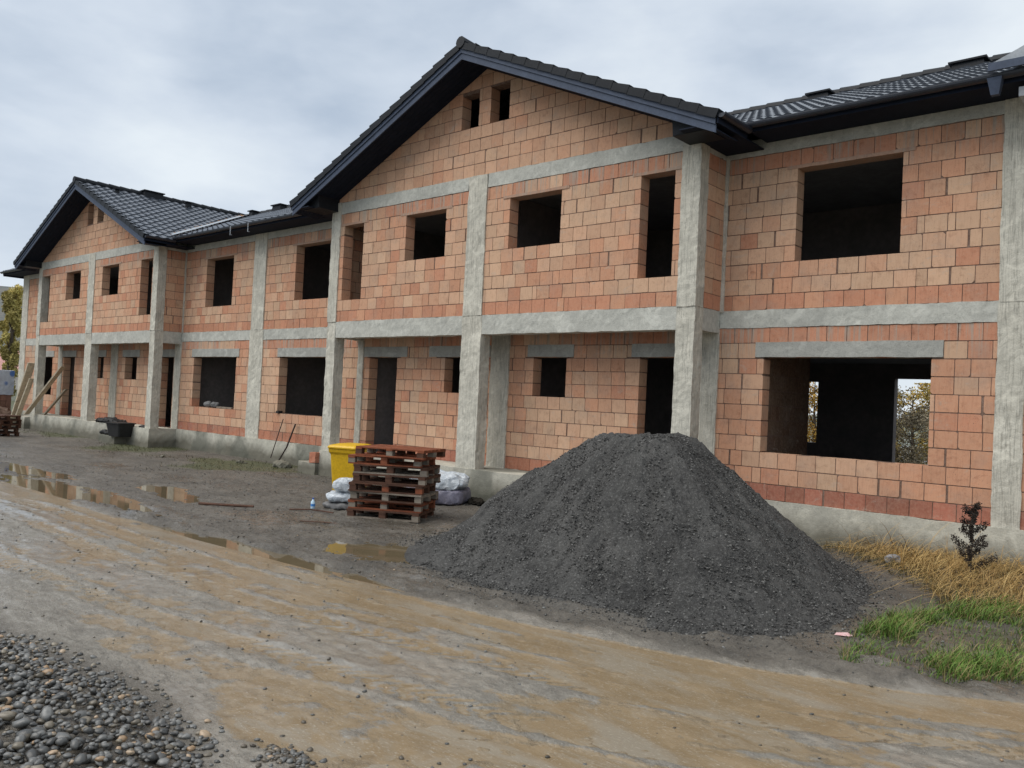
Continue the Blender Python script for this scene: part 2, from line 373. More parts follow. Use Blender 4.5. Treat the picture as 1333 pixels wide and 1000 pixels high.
for a,b in ((LBc[1]+.002,-14.37),(-13.74,RBc[0]-.002),(.002,4.05),(4.36,8.5)):
    beam(a,b,D-.014,D+.256,ZB,ZT+.002); beam(a,b,D-.014,D+.256,ZU+.004,ZR)
# plinths
def plinth(x0,x1,y0,y1,z1=0.,name='plinth'):
    m=MB(); m.rough(x0,x1,y0,y1,-.9,z1,.16,.014,0,seed=x0); return hb(m,name,[M['plinth']])
plinth(XE0-.05,LBc[0],D-.05,D+.3); plinth(LBc[1]-.02,RBc[0]-.02,D-.05,D+.3); plinth(.02,XE1+.03,D-.05,D+.3)
plinth(LBc[0]-.06,LBc[1]+.03,-.045,D-.02,.004); plinth(RBc[0]-.05,.03,-.045,D-.02,.004)
plinth(-10.3,RBc[0]-.04,-.15,D-.1,-.30,'concrete_step'); plinth(-29.2,LBc[0]-.05,-.25,D-.1,-.12,'concrete_step'); plinth(-21.0,-19.8,-.42,-.05,-.32,'concrete_step')
# slabs and interior
def inner(name,boxes,mat='inner'):
    m=MB()
    for b in boxes: m.box(*b)
    return hb(m,name,[M[mat]])
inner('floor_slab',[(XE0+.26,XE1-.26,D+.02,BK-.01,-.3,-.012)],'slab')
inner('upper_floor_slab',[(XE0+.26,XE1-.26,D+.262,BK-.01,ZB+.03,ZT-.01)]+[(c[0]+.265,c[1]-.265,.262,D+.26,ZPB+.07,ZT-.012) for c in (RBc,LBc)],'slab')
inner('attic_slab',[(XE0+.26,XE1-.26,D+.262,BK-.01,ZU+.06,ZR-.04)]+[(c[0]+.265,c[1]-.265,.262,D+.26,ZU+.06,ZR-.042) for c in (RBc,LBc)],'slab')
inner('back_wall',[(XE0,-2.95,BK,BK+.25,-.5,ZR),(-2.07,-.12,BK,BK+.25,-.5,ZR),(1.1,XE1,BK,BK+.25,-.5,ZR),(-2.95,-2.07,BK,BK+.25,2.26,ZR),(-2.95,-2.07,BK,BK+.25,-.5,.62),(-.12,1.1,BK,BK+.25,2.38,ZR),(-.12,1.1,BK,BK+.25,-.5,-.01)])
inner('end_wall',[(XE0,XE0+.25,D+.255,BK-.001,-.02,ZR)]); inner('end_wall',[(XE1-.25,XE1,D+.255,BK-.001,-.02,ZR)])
for x in (-28.1,-23.4,-18.4,-14.1,-9.5,-4.95,4.15):
    inner('party_wall',[(x,x+.2,D+.26,BK-.002,-.01,ZB+.02)]); inner('party_wall',[(x,x+.2,D+.26,BK-.002,ZT-.02,ZU+.05)])
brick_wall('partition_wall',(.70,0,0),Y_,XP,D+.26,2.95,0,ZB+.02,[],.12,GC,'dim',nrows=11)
inner('ceiling_beam',[(.75,4.1,3.2,3.45,ZB-.2,ZB+.02)])
inner('partition_wall',[(XE0+.3,XE1-.3,5.2,5.35,ZT-.02,ZU+.05)])

# ------------------------------------------------------------------ roof
roof=bpy.data.objects.new('roof',None); roof.empty_display_size=.1; col.objects.link(roof); roof.parent=house; roof.location=HOFF
tag(roof)
def rb(mb,name,mats,smooth=False): return mb.build(name,mats,roof,smooth)
zmain=lambda y: EZ+MS*(y-EY)
def zbay(x,xc): return ZA-SL*abs(x-xc)
def tile_slope(name,E,u,v,width,length,keep,ph=0.):
    u=Vector(u).normalized(); v=Vector(v).normalized(); n=u.cross(v); 
    if n.z<0: n=-n
    E=Vector(E); mb=MB(); ns=10; tw=.30; L=.345
    nu=int(round(width/tw))*ns; du=width/nu; nc=int(math.ceil(length/L))
    prof=[]
    for i in range(nu+1):
        t=((i/ns)+ph)%1.
        prof.append(.030*max(0,math.cos((t-.25)*2*math.pi))**.8 if abs(t-.25)<.25 else -.006*math.sin((t-.5)*2*math.pi))
    def good(p): return keep(p.x,p.y,p.z)
    for k in range(nc):
        v0=k*L; v1=min((k+1)*L+.02,length); 
        jit=[.004*random.random() for _ in range(nu//ns+2)]
        r0=[];r1=[];rr=[]
        for i in range(nu+1):
            b=E+u*(du*i)
            j=jit[i//ns]
            r0.append(b+v*v0+n*(.034+prof[i]+j)); r1.append(b+v*v1+n*(.006+prof[i])); rr.append(b+v*v0+n*(-.004+prof[i]*.3))
        idx={}
        def gi(i,row,key):
            if (i,key) not in idx: idx[(i,key)]=mb.vert(row[i])
            return idx[(i,key)]
        for i in range(nu):
            mid=(r0[i]+r1[i+1])/2
            if not good(mid): continue
            a,b,c,d=gi(i,r0,0),gi(i+1,r0,0),gi(i+1,r1,1),gi(i,r1,1)
            mb.face((a,b,c,d)); e,f=gi(i,rr,2),gi(i+1,rr,2); mb.face((e,f,b,a))
    return rb(mb,name,[M['tile']])
def kmain(x,y,z):
    for c in (RBc,LBc):
        if abs(x-c[2])<5.45 and zmain(y)<zbay(x,c[2])-.03: return False
    return True
SLm=math.hypot(1,MS)
tile_slope('main_roof_slope',(-33.05,EY,EZ),(1,0,0),(0,1,MS),42.4,(RY-EY)*SLm,kmain)
m=MB(); m.poly([(-33.05,RY,ZA),(9.35,RY,ZA),(9.35,11.3,ZA-MS*(11.3-RY)),(-33.05,11.3,ZA-MS*(11.3-RY))][::1]); m.poly([(-33.05,EY+.02,EZ-.03),(-28.9,EY+.02,EZ-.03),(-28.9,RY,ZA-.05),(-33.05,RY,ZA-.05)]); rb(m,'back_roof_slope',[M['tile']])
HW=5.45; SLb=math.hypot(1,SL); VY=-.74
def ridge(name,pts,n):
    for i in range(n):
        a=Vector(pts[0]).lerp(Vector(pts[1]),i/n); b=Vector(pts[0]).lerp(Vector(pts[1]),(i+1.06)/n); b.z-=.012; a.z+=.012
        mb.tube([a,b],.115,10)
for c in (RBc,LBc):
    xc=c[2]; kb=lambda x,y,z: not (y>EY and zbay(x,xc)<zmain(y)-.03)
    tile_slope('bay_roof_slope',(xc+HW,VY,ZA-SL*HW),(0,1,0),(-1,0,SL),RY-VY,HW*SLb,kb)
    tile_slope('bay_roof_slope',(xc-HW,VY,ZA-SL*HW),(0,1,0),(1,0,SL),RY-VY,HW*SLb,kb,.35)
    # verge tiles stepping down both sides of the gable
    mb=MB()
    for sgn in (1,-1):
        v=Vector((-sgn,0,SL)).normalized(); nrm=Vector((sgn*SL,0,1)).normalized(); E=Vector((xc+sgn*HW,VY,ZA-SL*HW)); L=.345
        for k in range(int(HW*SLb/L)):
            a=E+v*(k*L-.012); b=E+v*((k+1)*L+.015); w=Vector((0,1,0))
            lo,hi=-.075,.062
            p=[a-w*.035+nrm*lo,b-w*.03+nrm*(lo-.012),b+w*.13+nrm*(lo+.06),a+w*.13+nrm*(lo+.07), a-w*.035+nrm*(hi+random.random()*.006),b-w*.03+nrm*(hi-.03),b+w*.13+nrm*(hi-.03),a+w*.13+nrm*hi]
            if sgn>0: p=[p[1],p[0],p[3],p[2],p[5],p[4],p[7],p[6]]
            mb.hexa(p)
    rb(mb,'verge_tiles',[M['ridge']])
    mb=MB(); ridge('r',((xc,VY-.04,ZA+.015),(xc,RY,ZA+.015)),17); rb(mb,'ridge_tiles',[M['ridge']],False)
    # barge boards (two stepped planks a side)
    for sgn in (1,-1):
        mb=MB()
        for (d0,d1,yy) in ((-.07,-.165,VY+.0),(-.158,-.285,VY+.022)):
            e0=xc; e1=xc+sgn*(HW-.03)
            z_=lambda x: ZA-SL*abs(x-xc)
            p=[(e0,yy,z_(e0)+d1),(e1,yy,z_(e1)+d1),(e1,yy+.024,z_(e1)+d1),(e0,yy+.024,z_(e0)+d1),(e0,yy,z_(e0)+d0),(e1,yy,z_(e1)+d0),(e1,yy+.024,z_(e1)+d0),(e0,yy+.024,z_(e0)+d0)]
            if sgn<0: p=[p[1],p[0],p[3],p[2],p[5],p[4],p[7],p[6]]
            mb.hexa(p)
        rb(mb,'barge_board',[M['fascia']])
        # sloping soffit boards under the verge
        mb=MB(); ny=6
        for k in range(ny):
            ya=VY+.05+(0-VY-.05)*k/ny; yb=VY+.05+(0-VY-.05)*(k+1)/ny-.006; e0=xc; e1=xc+sgn*(HW-.04); d=-.215
            p=[(e0,ya,ZA+d-.02),(e1,ya,ZA-SL*(HW-.04)+d-.02),(e1,yb,ZA-SL*(HW-.04)+d-.02),(e0,yb,ZA+d-.02),(e0,ya,ZA+d),(e1,ya,ZA-SL*(HW-.04)+d),(e1,yb,ZA-SL*(HW-.04)+d),(e0,yb,ZA+d)]
            if sgn<0: p=[p[1],p[0],p[3],p[2],p[5],p[4],p[7],p[6]]
            mb.hexa(p)
        rb(mb,'verge_soffit',[M['soffit']])
        # boxed side eave: soffit, fascia, wall-plate end, gutter
        xe=xc+sgn*HW; xw=c[1] if sgn>0 else c[0]
        ze=ZA-SL*HW
        mb=MB(); mb.box(min(xe,xw),max(xe,xw),VY+.03,D-.02,ze-.13,ze-.11); rb(mb,'eave_soffit',[M['soffit']])
        mb=MB(); mb.box(xe-.012,xe+.012,VY+.01,EY+.02,ze-.14,ze-.01); rb(mb,'fascia_board',[M['soffit']])
        mb=MB(); x_a=xw-sgn*.20; mb.hexa([(min(x_a,xw+sgn*.4),-.55,ze-.14+ (0)),(max(x_a,xw+sgn*.4),-.55,ze-.14),(max(x_a,xw+sgn*.4),-.002,ze-.14),(min(x_a,xw+sgn*.4),-.002,ze-.14)]+[(min(x_a,xw+sgn*.4),-.60,ze+(.16 if sgn>0 else -.02)),(max(x_a,xw+sgn*.4),-.60,ze+(-.02 if sgn>0 else .16)),(max(x_a,xw+sgn*.4),-.002,ze+(-.02 if sgn>0 else .16)),(min(x_a,xw+sgn*.4),-.002,ze+(.16 if sgn>0 else -.02))]); rb(mb,'eave_box_end',[M['ridge']])
        def gut(p0,p1):
            mb=MB(); p0=Vector(p0);p1=Vector(p1);t=(p1-p0).normalized(); s_=t.cross(Vector((0,0,1))); n=9
            A=[];B=[];
            for i in range(n):
                an=math.pi*i/(n-1); o=s_*math.cos(an)*.065-Vector((0,0,1))*math.sin(an)*.062
                A.append(mb.vert(p0+o));B.append(mb.vert(p1+o))
            for i in range(n-1): mb.face((A[i],A[i+1],B[i+1],B[i]))
            q=[mb.vert(p0+s_*.065+Vector((0,0,.012))),mb.vert(p1+s_*.065+Vector((0,0,.012)))]; mb.face((A[0],B[0],q[1],q[0]))
            q=[mb.vert(p0-s_*.065+Vector((0,0,.012))),mb.vert(p1-s_*.065+Vector((0,0,.012)))]; mb.face((A[-1],B[-1],q[1],q[0]))
            mb.face(A); mb.face(B)
            rb(mb,'gutter',[M['gutter']])
        gut((xe+sgn*.06,VY,ze-.005),(xe+sgn*.06,EY-.03,ze-.005))
for a,b in ((-33.05,LBc[2]-HW-.05),(LBc[2]+HW+.05,RBc[2]-HW-.05),(RBc[2]+HW+.05,9.3)):
    mb=MB(); mb.box(a,b,EY+.0,EY+.024,EZ-.125,EZ-.012); rb(mb,'fascia_board',[M['soffit']])
    mb=MB(); mb.box(a,b,EY+.03,D-.016,EZ-.115,EZ-.10); rb(mb,'eave_soffit',[M['soffit']])
    gut((a,EY-.06,EZ-.02),(b,EY-.06,EZ-.02))
mb=MB(); ridge('r',((-33.05,RY,ZA+.02),(9.3,RY,ZA+.02)),105); rb(mb,'ridge_tiles',[M['ridge']])
# end closure of main roof (left)
for x in (-33.0,9.3):
    mb=MB(); mb.poly([(x,EY,EZ-.18),(x,11.3,EZ-.18),(x,RY,ZA-.1),(x,EY,EZ-.04)]); rb(mb,'verge_board',[M['soffit']])
# gutter outlet under the right eave and two hooks on the left eave
mb=MB(); x=4.06
mb.hexa([(x-.045,.11,EZ-.27),(x+.045,.11,EZ-.27),(x+.045,.19,EZ-.27),(x-.045,.19,EZ-.27),(x-.085,.06,EZ-.06),(x+.085,.06,EZ-.06),(x+.085,.22,EZ-.06),(x-.085,.22,EZ-.06)]); rb(mb,'gutter_outlet',[M['fascia']])
for x in (-14.35,-13.45):
    mb=MB(); mb.box(x-.01,x+.01,.045,.06,EZ-.27,EZ-.03); mb.box(x-.01,x+.01,.06,.10,EZ-.27,EZ-.25); rb(mb,'gutter_hook',[M['flash']])
# pale valley sheet where the far gable meets the main slope
mb=MB(); xc=LBc[2]
def vq(t,off_b,off_m):   # t 0..1 up the valley
    y=EY+(RY-EY)*t; zz=zmain(y); x=xc+(ZA-zz)/SL
    return x,y,zz
for k in range(10):
    for side in (0,1):
        q=[]
        for t in (k/10,(k+1)/10):
            x,y,z=vq(t,0,0)
            if side==0: q.append(((x,y,z+.062),(x,y-.34,zbay(x,xc)+.066)) if False else ((x,y,z+.115),(x-.0+.50,y,zmain(y)+.125)))
            else: q.append(((x,y,z+.115),(x-.10,y-.0,zbay(x-.10,xc)+.115)))
        mb.poly([q[0][0],q[0][1],q[1][1],q[1][0]] )
rb(mb,'valley_flashing',[M['flash']])
mb=MB(); cte=[]
for k in range(26):
    t=(k+random.random()*.3)/26; x,y,z=vq(t,0,0); w=.04+random.random()*.12
    for q in ((x-.07,y-.02),(x-.09,y+.24),(x-.1-w,y+.22),(x-.1-w,y+.01)): cte.append((q[0],q[1],zbay(q[0],xc)+.10))
for k in range(0,len(cte),4): mb.poly(cte[k:k+4])
for k in range(0,len(cte)-4,4): mb.poly([cte[k+1],cte[k+4],cte[k+7],cte[k+2]])
rb(mb,'cut_tile_edges',[M['cutedge']])
# low ventilation caps
def vent(x0,x1,y0,y1,z,h):
    mb=MB(); mb.hexa([(x0,y0,z-.15),(x1,y0,z-.15),(x1,y1,z-.15),(x0,y1,z-.15),(x0+.05,y0+.02,z+h),(x1-.03,y0+.02,z+h),(x1-.03,y1-.02,z+h),(x0+.05,y1-.02,z+h)])
    mb.box(x0-.02,x1+.03,y0-.03,y1+.03,z+h,z+h+.035); rb(mb,'roof_vent',[M['ridge']])
vent(-.55,-.08,5.3,5.6,ZA-.05,.04); vent(2.2,2.8,5.3,5.6,ZA-.05,.045)
vent(-23.45,-22.95,1.5,2.2,ZA,.12); vent(-22.75,-22.6,.35,.5,ZA-.3,.17); vent(-22.8,-22.6,2.9,3.1,ZA-.25,.2)
vent(-22.3,-22.0,5.2,5.5,ZA-.05,.08); vent(-20.7,-20.1,5.2,5.5,ZA-.05,.10)
# pale sheet and board of the roof piece that starts at the right edge
mb=MB(); mb.poly([(4.03,.03,5.905),(6.6,.03,5.905),(6.6,1.6,6.98),(5.2,.9,6.5)]); mb.poly([(4.03,.03,5.905),(6.6,.03,7.0),(6.6,.06,5.905)]); rb(mb,'roof_sheet',[M['flash']])
mb=MB(); mb.box(4.0,6.6,-.01,.02,5.80,5.90); rb(mb,'fascia_board',[M['fascia']])
mb=MB(); mb.box(4.30,4.85,.25,.6,5.50,5.62); rb(mb,'pale_board_end',[M['flash']])

# ------------------------------------------------------------------ ground
GZ=-.57
PUD=[(-9.7,-5.85,2.5,.50,.0,.10),(-6.9,-5.65,1.2,.20,-.12,.085),(-8.1,-4.3,1.25,.34,-.18,.075),(-2.25,-6.12,1.7,.22,.05,.11),(-1.55,-4.85,.85,.46,.15,.085),(-4.6,-6.3,.9,.13,-.05,.08),(-13.5,-5.2,2.2,.35,.1,.08)]
WZ=GZ-.026
def yup(x): return np.interp(x,[-60,-20,-11,-6.7,-3.5,-1.1,.6,1.8,3.2,3.8,4.8,5.4,8,14,60],[-2,-5.2,-6.25,-6.2,-6.32,-6.2,-6.0,-5.85,-5.6,-5.42,-5.04,-4.72,-3.6,-2.,8])
def ylo(x): return np.interp(x,[-60,-20,-8,-3,-.7,.65,1.6,2.3,2.8,3.6,5,9,60],[-7,-9.3,-9.8,-9.7,-9.4,-9.07,-9.0,-9.2,-9.4,-10.3,-11.6,-13,-16])
def flood(x,t):
    return np.interp(t,[-.2,.0,.25,.8,1.4,1.9,2.4,3.0,3.5],[-.9,-.3,.35,.45,-.15,-.05,.25,-.15,-.7])+sst(-1.0,4.0,x)*.62-.30-.25*sst(-3,-9,x)
RW=GZ-.016
def gheight(x,y):
    near=np.exp(-((x+2)/30)**2-((y+4)/25)**2)
    h=GZ+near*(.020*fbm(x*.8,y*.8,1,3)+.010*fbm(x*4,y*5,5,4))
    u=yup(x); l=ylo(x); road=sst(0,.25,u-y)*sst(0,.3,y-l)
    t=(u-y)
    rut=.020*np.sin(t*9.+1.3*fbm(x*.35,y*.2,20,2)*2)*road*.55+.012*fbm(x*.7,y*7,9,4)*road+.006*fbm(x*5,y*22,19,3)*road
    h=h-.012*road+rut*.25
    rel=.012*fbm(x*.6,y*1.8,71,4)+.010*fbm(x*2.6,y*5.6,77,4)+.011*fbm(x*9.5,y*13,78,4)
    tr=0
    for tc,sg in ((.62,1),(2.15,-1),(1.25,1)):
        dd=t-tc-.06*np.sin(x*.5+tc); trk=np.exp(-(dd/.13)**4); tr=tr+trk*(-.010+.009*np.sign(np.sin((x+sg*np.abs(dd)*1.2)*2*np.pi/.15))*sst(-.1,.3,fbm(x*.6,t*2,82,2)+.1))-.0*trk+.016*np.exp(-((np.abs(dd)-.19)/.05)**2)*(.6+.8*fbm(x*3,y*5,83,3))
    rel=rel+tr
    h=h+road*near*(rel-.017*flood(x,t)+.002)
    # churned lip between road and yard
    lip=np.exp(-((t+.12)/.16)**2); pm=0
    for (cx,cy,rx,ry,a,d) in PUD:
        dx=x-cx;dy=y-cy;c,s=math.cos(a),math.sin(a);pm=np.maximum(pm,np.exp(-(((dx*c+dy*s)/rx)**2+((-dx*s+dy*c)/ry)**2)**2*.8))
    h=h+lip*(.040+.11*fbm(x*2.2,y*8,31,5))*near*(1-pm)
    lip3=np.exp(-((t+.48+.1*np.sin(x*.8))/.11)**2); h=h+lip3*(.020+.09*fbm(x*1.6,y*7,33,5))*near*(1-pm)*sst(-7,-2,x)
    lip2=np.exp(-((t-.25)/.10)**2); h=h-lip2*.025*near
    yard=sst(-.1,.4,y-u); h=h+yard*near*(.030*fbm(x*3.2,y*4.2,40,4)+.022*fbm(x*12,y*14,41,4))
    for (cx,cy,rx,ry,a,d) in PUD:
        dx=x-cx;dy=y-cy;c,s=math.cos(a),math.sin(a);e=((dx*c+dy*s)/rx)**2+((-dx*s+dy*c)/ry)**2
        h=h-d*np.exp(-e*1.1)*(1+1.1*fbm(x*2.2,y*7,51,4))
    h=h+.10*sst(0,.8,l-y)*np.exp(-((x-0)/9)**2)*sst(-13.5,-11.5,y)     # gravel bank
    h=h+sst(1.5,3.4,x)*sst(-2.2,.4,y)*.07*(x<14)                        # slightly higher along the right wall
    h=h+.06*sst(.15,.6,fbm(x*.8,y*2.2,55,5))*np.exp(-((t+.5)/.5)**2)*near*(x<-1)*(1-pm)
    return h
def axis(a,b,st,far,g=1.12):
    c=list(np.arange(a,b+st/2,st)); d=st; x=c[-1]
    while x<far: d*=g; x+=d; c.append(x)
    d=st; x=c[0]; lo=[]
    while x>-far: d*=g; x-=d; lo.append(x)
    return np.array(lo[::-1]+c)
gx=axis(-7.,6.5,.036,2500,1.035); gy=axis(-10.6,-1.5,.034,2500,1.05)
XX,YY=np.meshgrid(gx,gy); x=XX.ravel(); y=YY.ravel(); z=gheight(x,y)
nx_,ny_=len(gx),len(gy); idx=np.arange(nx_*ny_).reshape(ny_,nx_)
F=np.stack([idx[:-1,:-1],idx[:-1,1:],idx[1:,1:],idx[1:,:-1]],-1).reshape(-1,4)
u=yup(x); l=ylo(x)
wob=.22*fbm(x*.9,y*.9,61,3)
road=sst(-.05,.18,u-y+wob*.5)*sst(-.15,.2,y-l+wob)
# silt stains everything close to the film level
t=u-y
tan=road*np.clip(1-(z-RW)/.012,0,1)
moss=sst(.05,.5,fbm(x*.5,y*.7,81,4)+sst(-2.6,-.8,y)*.55-.25)*(y>u+.5)*(x<-7.5)*sst(-30,-24,x)
moss=np.maximum(moss,sst(.9,-.3,np.hypot((x-4.9)/1.1,(y+3.2)/1.9)+.25*fbm(x*2,y*2,91,3))*.9)
moss=np.maximum(moss,(np.hypot(x,y)>45)*1.)
wet=np.clip(.5+.9*fbm(x*.6,y*1.4,95,4),0,1)*np.clip(road+.35,0,1)
spill=sst(3.3,2.3,np.hypot(x-1.02,y+2.85)/np.interp(np.arctan2(y+2.85,x-1.02),[-3.14,-1.6,-.6,0,3.14],[1.,.85,1.03,.9,1.])+.25*fbm(x*2,y*2,97,3))
lipm=np.exp(-((u-y+.16)/.20)**2)*np.exp(-((x+1)/14)**2)
wet=np.maximum(wet*(1-.0*lipm),sst(.25,.8,fbm(x*.45,y*.9,96,4)+.35)*.75*np.exp(-((x+2)/25)**2))
C=np.stack([tan*(1-spill),moss,road*(1-.9*lipm)*(1-spill)-spill*.0,wet],1)
SP=spill[:,None]
def mat_ground():
    n=NT('wet_mud_ground'); p=n.pos(); a=n.new('ShaderNodeAttribute',attribute_name='Col'); s=n.sep(a.outputs['Color'])
    wetv=a.outputs['Alpha']
    f1=n.noise(p,1.3,6,.65); f2=n.noise(p,14,6,.7); f3=n.noise(p,75,4,.7); fs=n.noise(n.pos((1.9,4.2,1)),3.2,8,.74,.3)
    yard=n.mix(n.ramp(f1,[(.35,0.),(.65,1.)]),(.074,.065,.052),(.148,.131,.107))
    yard=n.mix(n.ramp(f3,[(.52,0.),(.68,.6)]),yard,(.20,.19,.17)); yard=n.mix(n.ramp(f2,[(.3,.55),(.5,0.)]),yard,(.035,.031,.027))
    grey=n.mix(n.ramp(fs,[(.35,0.),(.65,1.)]),(.16,.144,.120),(.29,.268,.228)); grey=n.mix(n.ramp(f3,[(.50,0.),(.7,.45)]),grey,(.30,.28,.24))
    tan=n.mix(n.ramp(fs,[(.32,0.),(.62,1.)]),(.20,.15,.088),(.285,.222,.142)); tan=n.mix(n.ramp(f2,[(.36,.4),(.46,0.)]),tan,(.17,.13,.085))
    c=n.mix(s[2],yard,grey)
    tf=n.math('ADD',s[0],n.math('MULTIPLY',n.math('SUBTRACT',n.noise(n.pos((1,4,1)),9,7,.8,.6),.5),1.5)); tf=n.math('ADD',tf,n.math('MULTIPLY',n.math('SUBTRACT',f3,.5),.9)); tf=n.ramp(tf,[(.30,0.),(.56,1.)])
    c=n.mix(tf,c,tan)
    mo=n.math('ADD',s[1],n.math('MULTIPLY',n.math('SUBTRACT',f2,.5),1.6)); mo=n.math('MULTIPLY',n.ramp(mo,[(.45,0.),(.75,1.)]),s[1])
    c=n.mix(mo,c,n.mix(f3,(.045,.055,.020),(.10,.105,.045)))
    sp_=n.sep(n.attr('Spill')); c=n.mix(n.math('MULTIPLY',sp_[0],.85),c,n.mix(f3,(.035,.035,.033),(.11,.108,.10)))
    # water film picks low spots of the noise
    film=n.math('ADD',n.math('MULTIPLY',wetv,.8),n.math('MULTIPLY',n.math('SUBTRACT',fs,.5),1.4))
    fl2=n.noise(n.pos((3.4,8.,1)),4.5,7,.76,.3)
    film=n.math('ADD',film,n.math('MULTIPLY',n.math('SUBTRACT',f2,.5),.9)); film=n.math('ADD',film,n.math('MULTIPLY',n.math('SUBTRACT',fl2,.5),1.5))
    f4=n.noise(p,190,3,.7); big=n.noise(p,4.2,6,.72,.5)
    c=n.mix(n.ramp(f4,[(.30,.55),(.46,0.)]),c,n.mix(.5,c,(.08,.07,.06),'MULTIPLY')); c=n.mix(n.ramp(f4,[(.60,0.),(.74,.45)]),c,(.36,.34,.30))
    c=n.mix(n.ramp(big,[(.32,.55),(.47,0.)]),c,n.mix(.6,c,(.25,.22,.19),'MULTIPLY'))
    c=n.mix(n.ramp(fl2,[(.30,.35),(.40,0.)]),c,n.mix(.7,c,(.38,.33,.28),'MULTIPLY'))
    flk=n.noise(n.pos((12,26,1)),2.6,5,.78,.3); flk2=n.noise(n.pos((5,16,1)),7.5,3,.7,.4); fm=n.math('MULTIPLY',n.ramp(flk,[(.57,0.),(.64,1.)]),n.ramp(flk2,[(.40,0.),(.60,1.)])); fm=n.math('MULTIPLY',fm,s[2])
    c=n.mix(n.math('MULTIPLY',fm,.55),c,(.50,.475,.42))  # whitish flecks: sky glints on the wet road, painted into the colour
    film=n.math('ADD',film,n.math('MULTIPLY',fm,.45)); film=n.math('ADD',film,n.math('MULTIPLY',n.math('MULTIPLY',tf,s[2]),.22))
    r=n.ramp(film,[(.10,.70),(.30,.38),(.46,.17),(.62,.05)])
    c=n.mix(n.ramp(film,[(.3,0.),(.7,.22)]),c,n.mix(.5,c,(.3,.25,.2),'MULTIPLY'))
    hh=n.math('ADD',n.math('MULTIPLY',f2,1.),n.math('MULTIPLY',f3,.5)); hh=n.math('ADD',hh,n.math('MULTIPLY',fs,.7)); hh=n.math('ADD',hh,n.math('MULTIPLY',big,2.2)); hh=n.math('ADD',hh,n.math('MULTIPLY',f4,.25))
    b=n.new('ShaderNodeBump'); n.link(hh,b.inputs['Height']); b.inputs['Distance'].default_value=.024
    n.link(n.ramp(film,[(.25,1.),(.7,.12)]),b.inputs['Strength'])
    return n.out(c,r,b.outputs[0],.5)
ground=npmesh('ground',np.stack([x,y,z],1),F,mat_ground(),None,C)
ca=ground.data.color_attributes.new('Spill','FLOAT_COLOR','POINT'); ca.data.foreach_set('color',np.repeat(SP,4,1).astype(np.float32).ravel()); tag(ground,kind='structure')
wn=NT('muddy_water'); fw_=wn.noise(wn.pos((1,1,1)),5,3,.5)
wmat=wn.out(wn.mix(fw_,(.105,.082,.048),(.165,.13,.08)),.035,wn.bump(fw_,.03,.01),.5)
for kp_,(cx,cy,rx,ry,a,d) in enumerate(PUD):
    m=MB(); m.poly([(cx+(math.cos(k*math.pi/16)*rx*math.cos(a)-math.sin(k*math.pi/16)*ry*math.sin(a))*1.45,cy+(math.cos(k*math.pi/16)*rx*math.sin(a)+math.sin(k*math.pi/16)*ry*math.cos(a))*1.45,WZ+.0006*kp_) for k in range(32)]); tag(m.build('puddle_water',wmat),kind='structure')

fn=NT('silty_water_film'); fp=fn.pos(); fa=fn.noise(fn.pos((1,2.4,1)),2.2,7,.7,.3); fb_=fn.noise(fn.pos((9,20,1)),4.,6,.78,.3); fc_=fn.noise(fp,28,4,.7)
fcol=fn.mix(fn.ramp(fa,[(.35,0.),(.65,1.)]),(.185,.132,.070),(.265,.198,.118)); fcol=fn.mix(fn.ramp(fn.noise(fn.pos((.5,1.6,1)),1.6,6,.7,.5),[(.47,0.),(.60,.75)]),fcol,(.255,.228,.180)); fcol=fn.mix(fn.ramp(fb_,[(.56,0.),(.64,.7)]),fcol,(.42,.385,.32)); fcol=fn.mix(fn.ramp(fc_,[(.30,.5),(.40,0.)]),fcol,(.16,.125,.08))  # pale streaky flecks paint glints into the film colour
frg=fn.ramp(fn.math('ADD',fa,fn.math('MULTIPLY',fn.math('SUBTRACT',fb_,.5),.8)),[(.36,.06),(.50,.14),(.68,.27)])
fmat=fn.out(fcol,frg,fn.bump(fn.math('ADD',fb_,fn.math('MULTIPLY',fc_,.35)),.35,.010),.5)
m=MB(); xs=np.arange(-26,14.01,.5)
for a_,b_ in zip(xs,xs[1:]):
    m.poly([(a_,float(ylo(a_))+.02,RW),(b_,float(ylo(b_))+.02,RW),(b_,float(yup(b_))+.02,RW),(a_,float(yup(a_))+.02,RW)])
tag(m.build('road_water',fmat),kind='structure')
# ---- gravel bank and loose stones
def ico(sub):
    t=(1+5**.5)/2; v=[(-1,t,0),(1,t,0),(-1,-t,0),(1,-t,0),(0,-1,t),(0,1,t),(0,-1,-t),(0,1,-t),(t,0,-1),(t,0,1),(-t,0,-1),(-t,0,1)]
    f=[(0,11,5),(0,5,1),(0,1,7),(0,7,10),(0,10,11),(1,5,9),(5,11,4),(11,10,2),(10,7,6),(7,1,8),(3,9,4),(3,4,2),(3,2,6),(3,6,8),(3,8,9),(4,9,5),(2,4,11),(6,2,10),(8,6,7),(9,8,1)]
    v=[np.array(q)/np.linalg.norm(q) for q in v]
    for _ in range(sub):
        nf=[];mid={}
        def md(a,b):
            k=(min(a,b),max(a,b))
            if k not in mid: q=v[a]+v[b]; v.append(q/np.linalg.norm(q)); mid[k]=len(v)-1
            return mid[k]
        for a,b,c in f: ab,bc,ca=md(a,b),md(b,c),md(c,a); nf+=[(a,ab,ca),(b,bc,ab),(c,ca,bc),(ab,bc,ca)]
        f=nf
    return np.array(v),np.array(f)
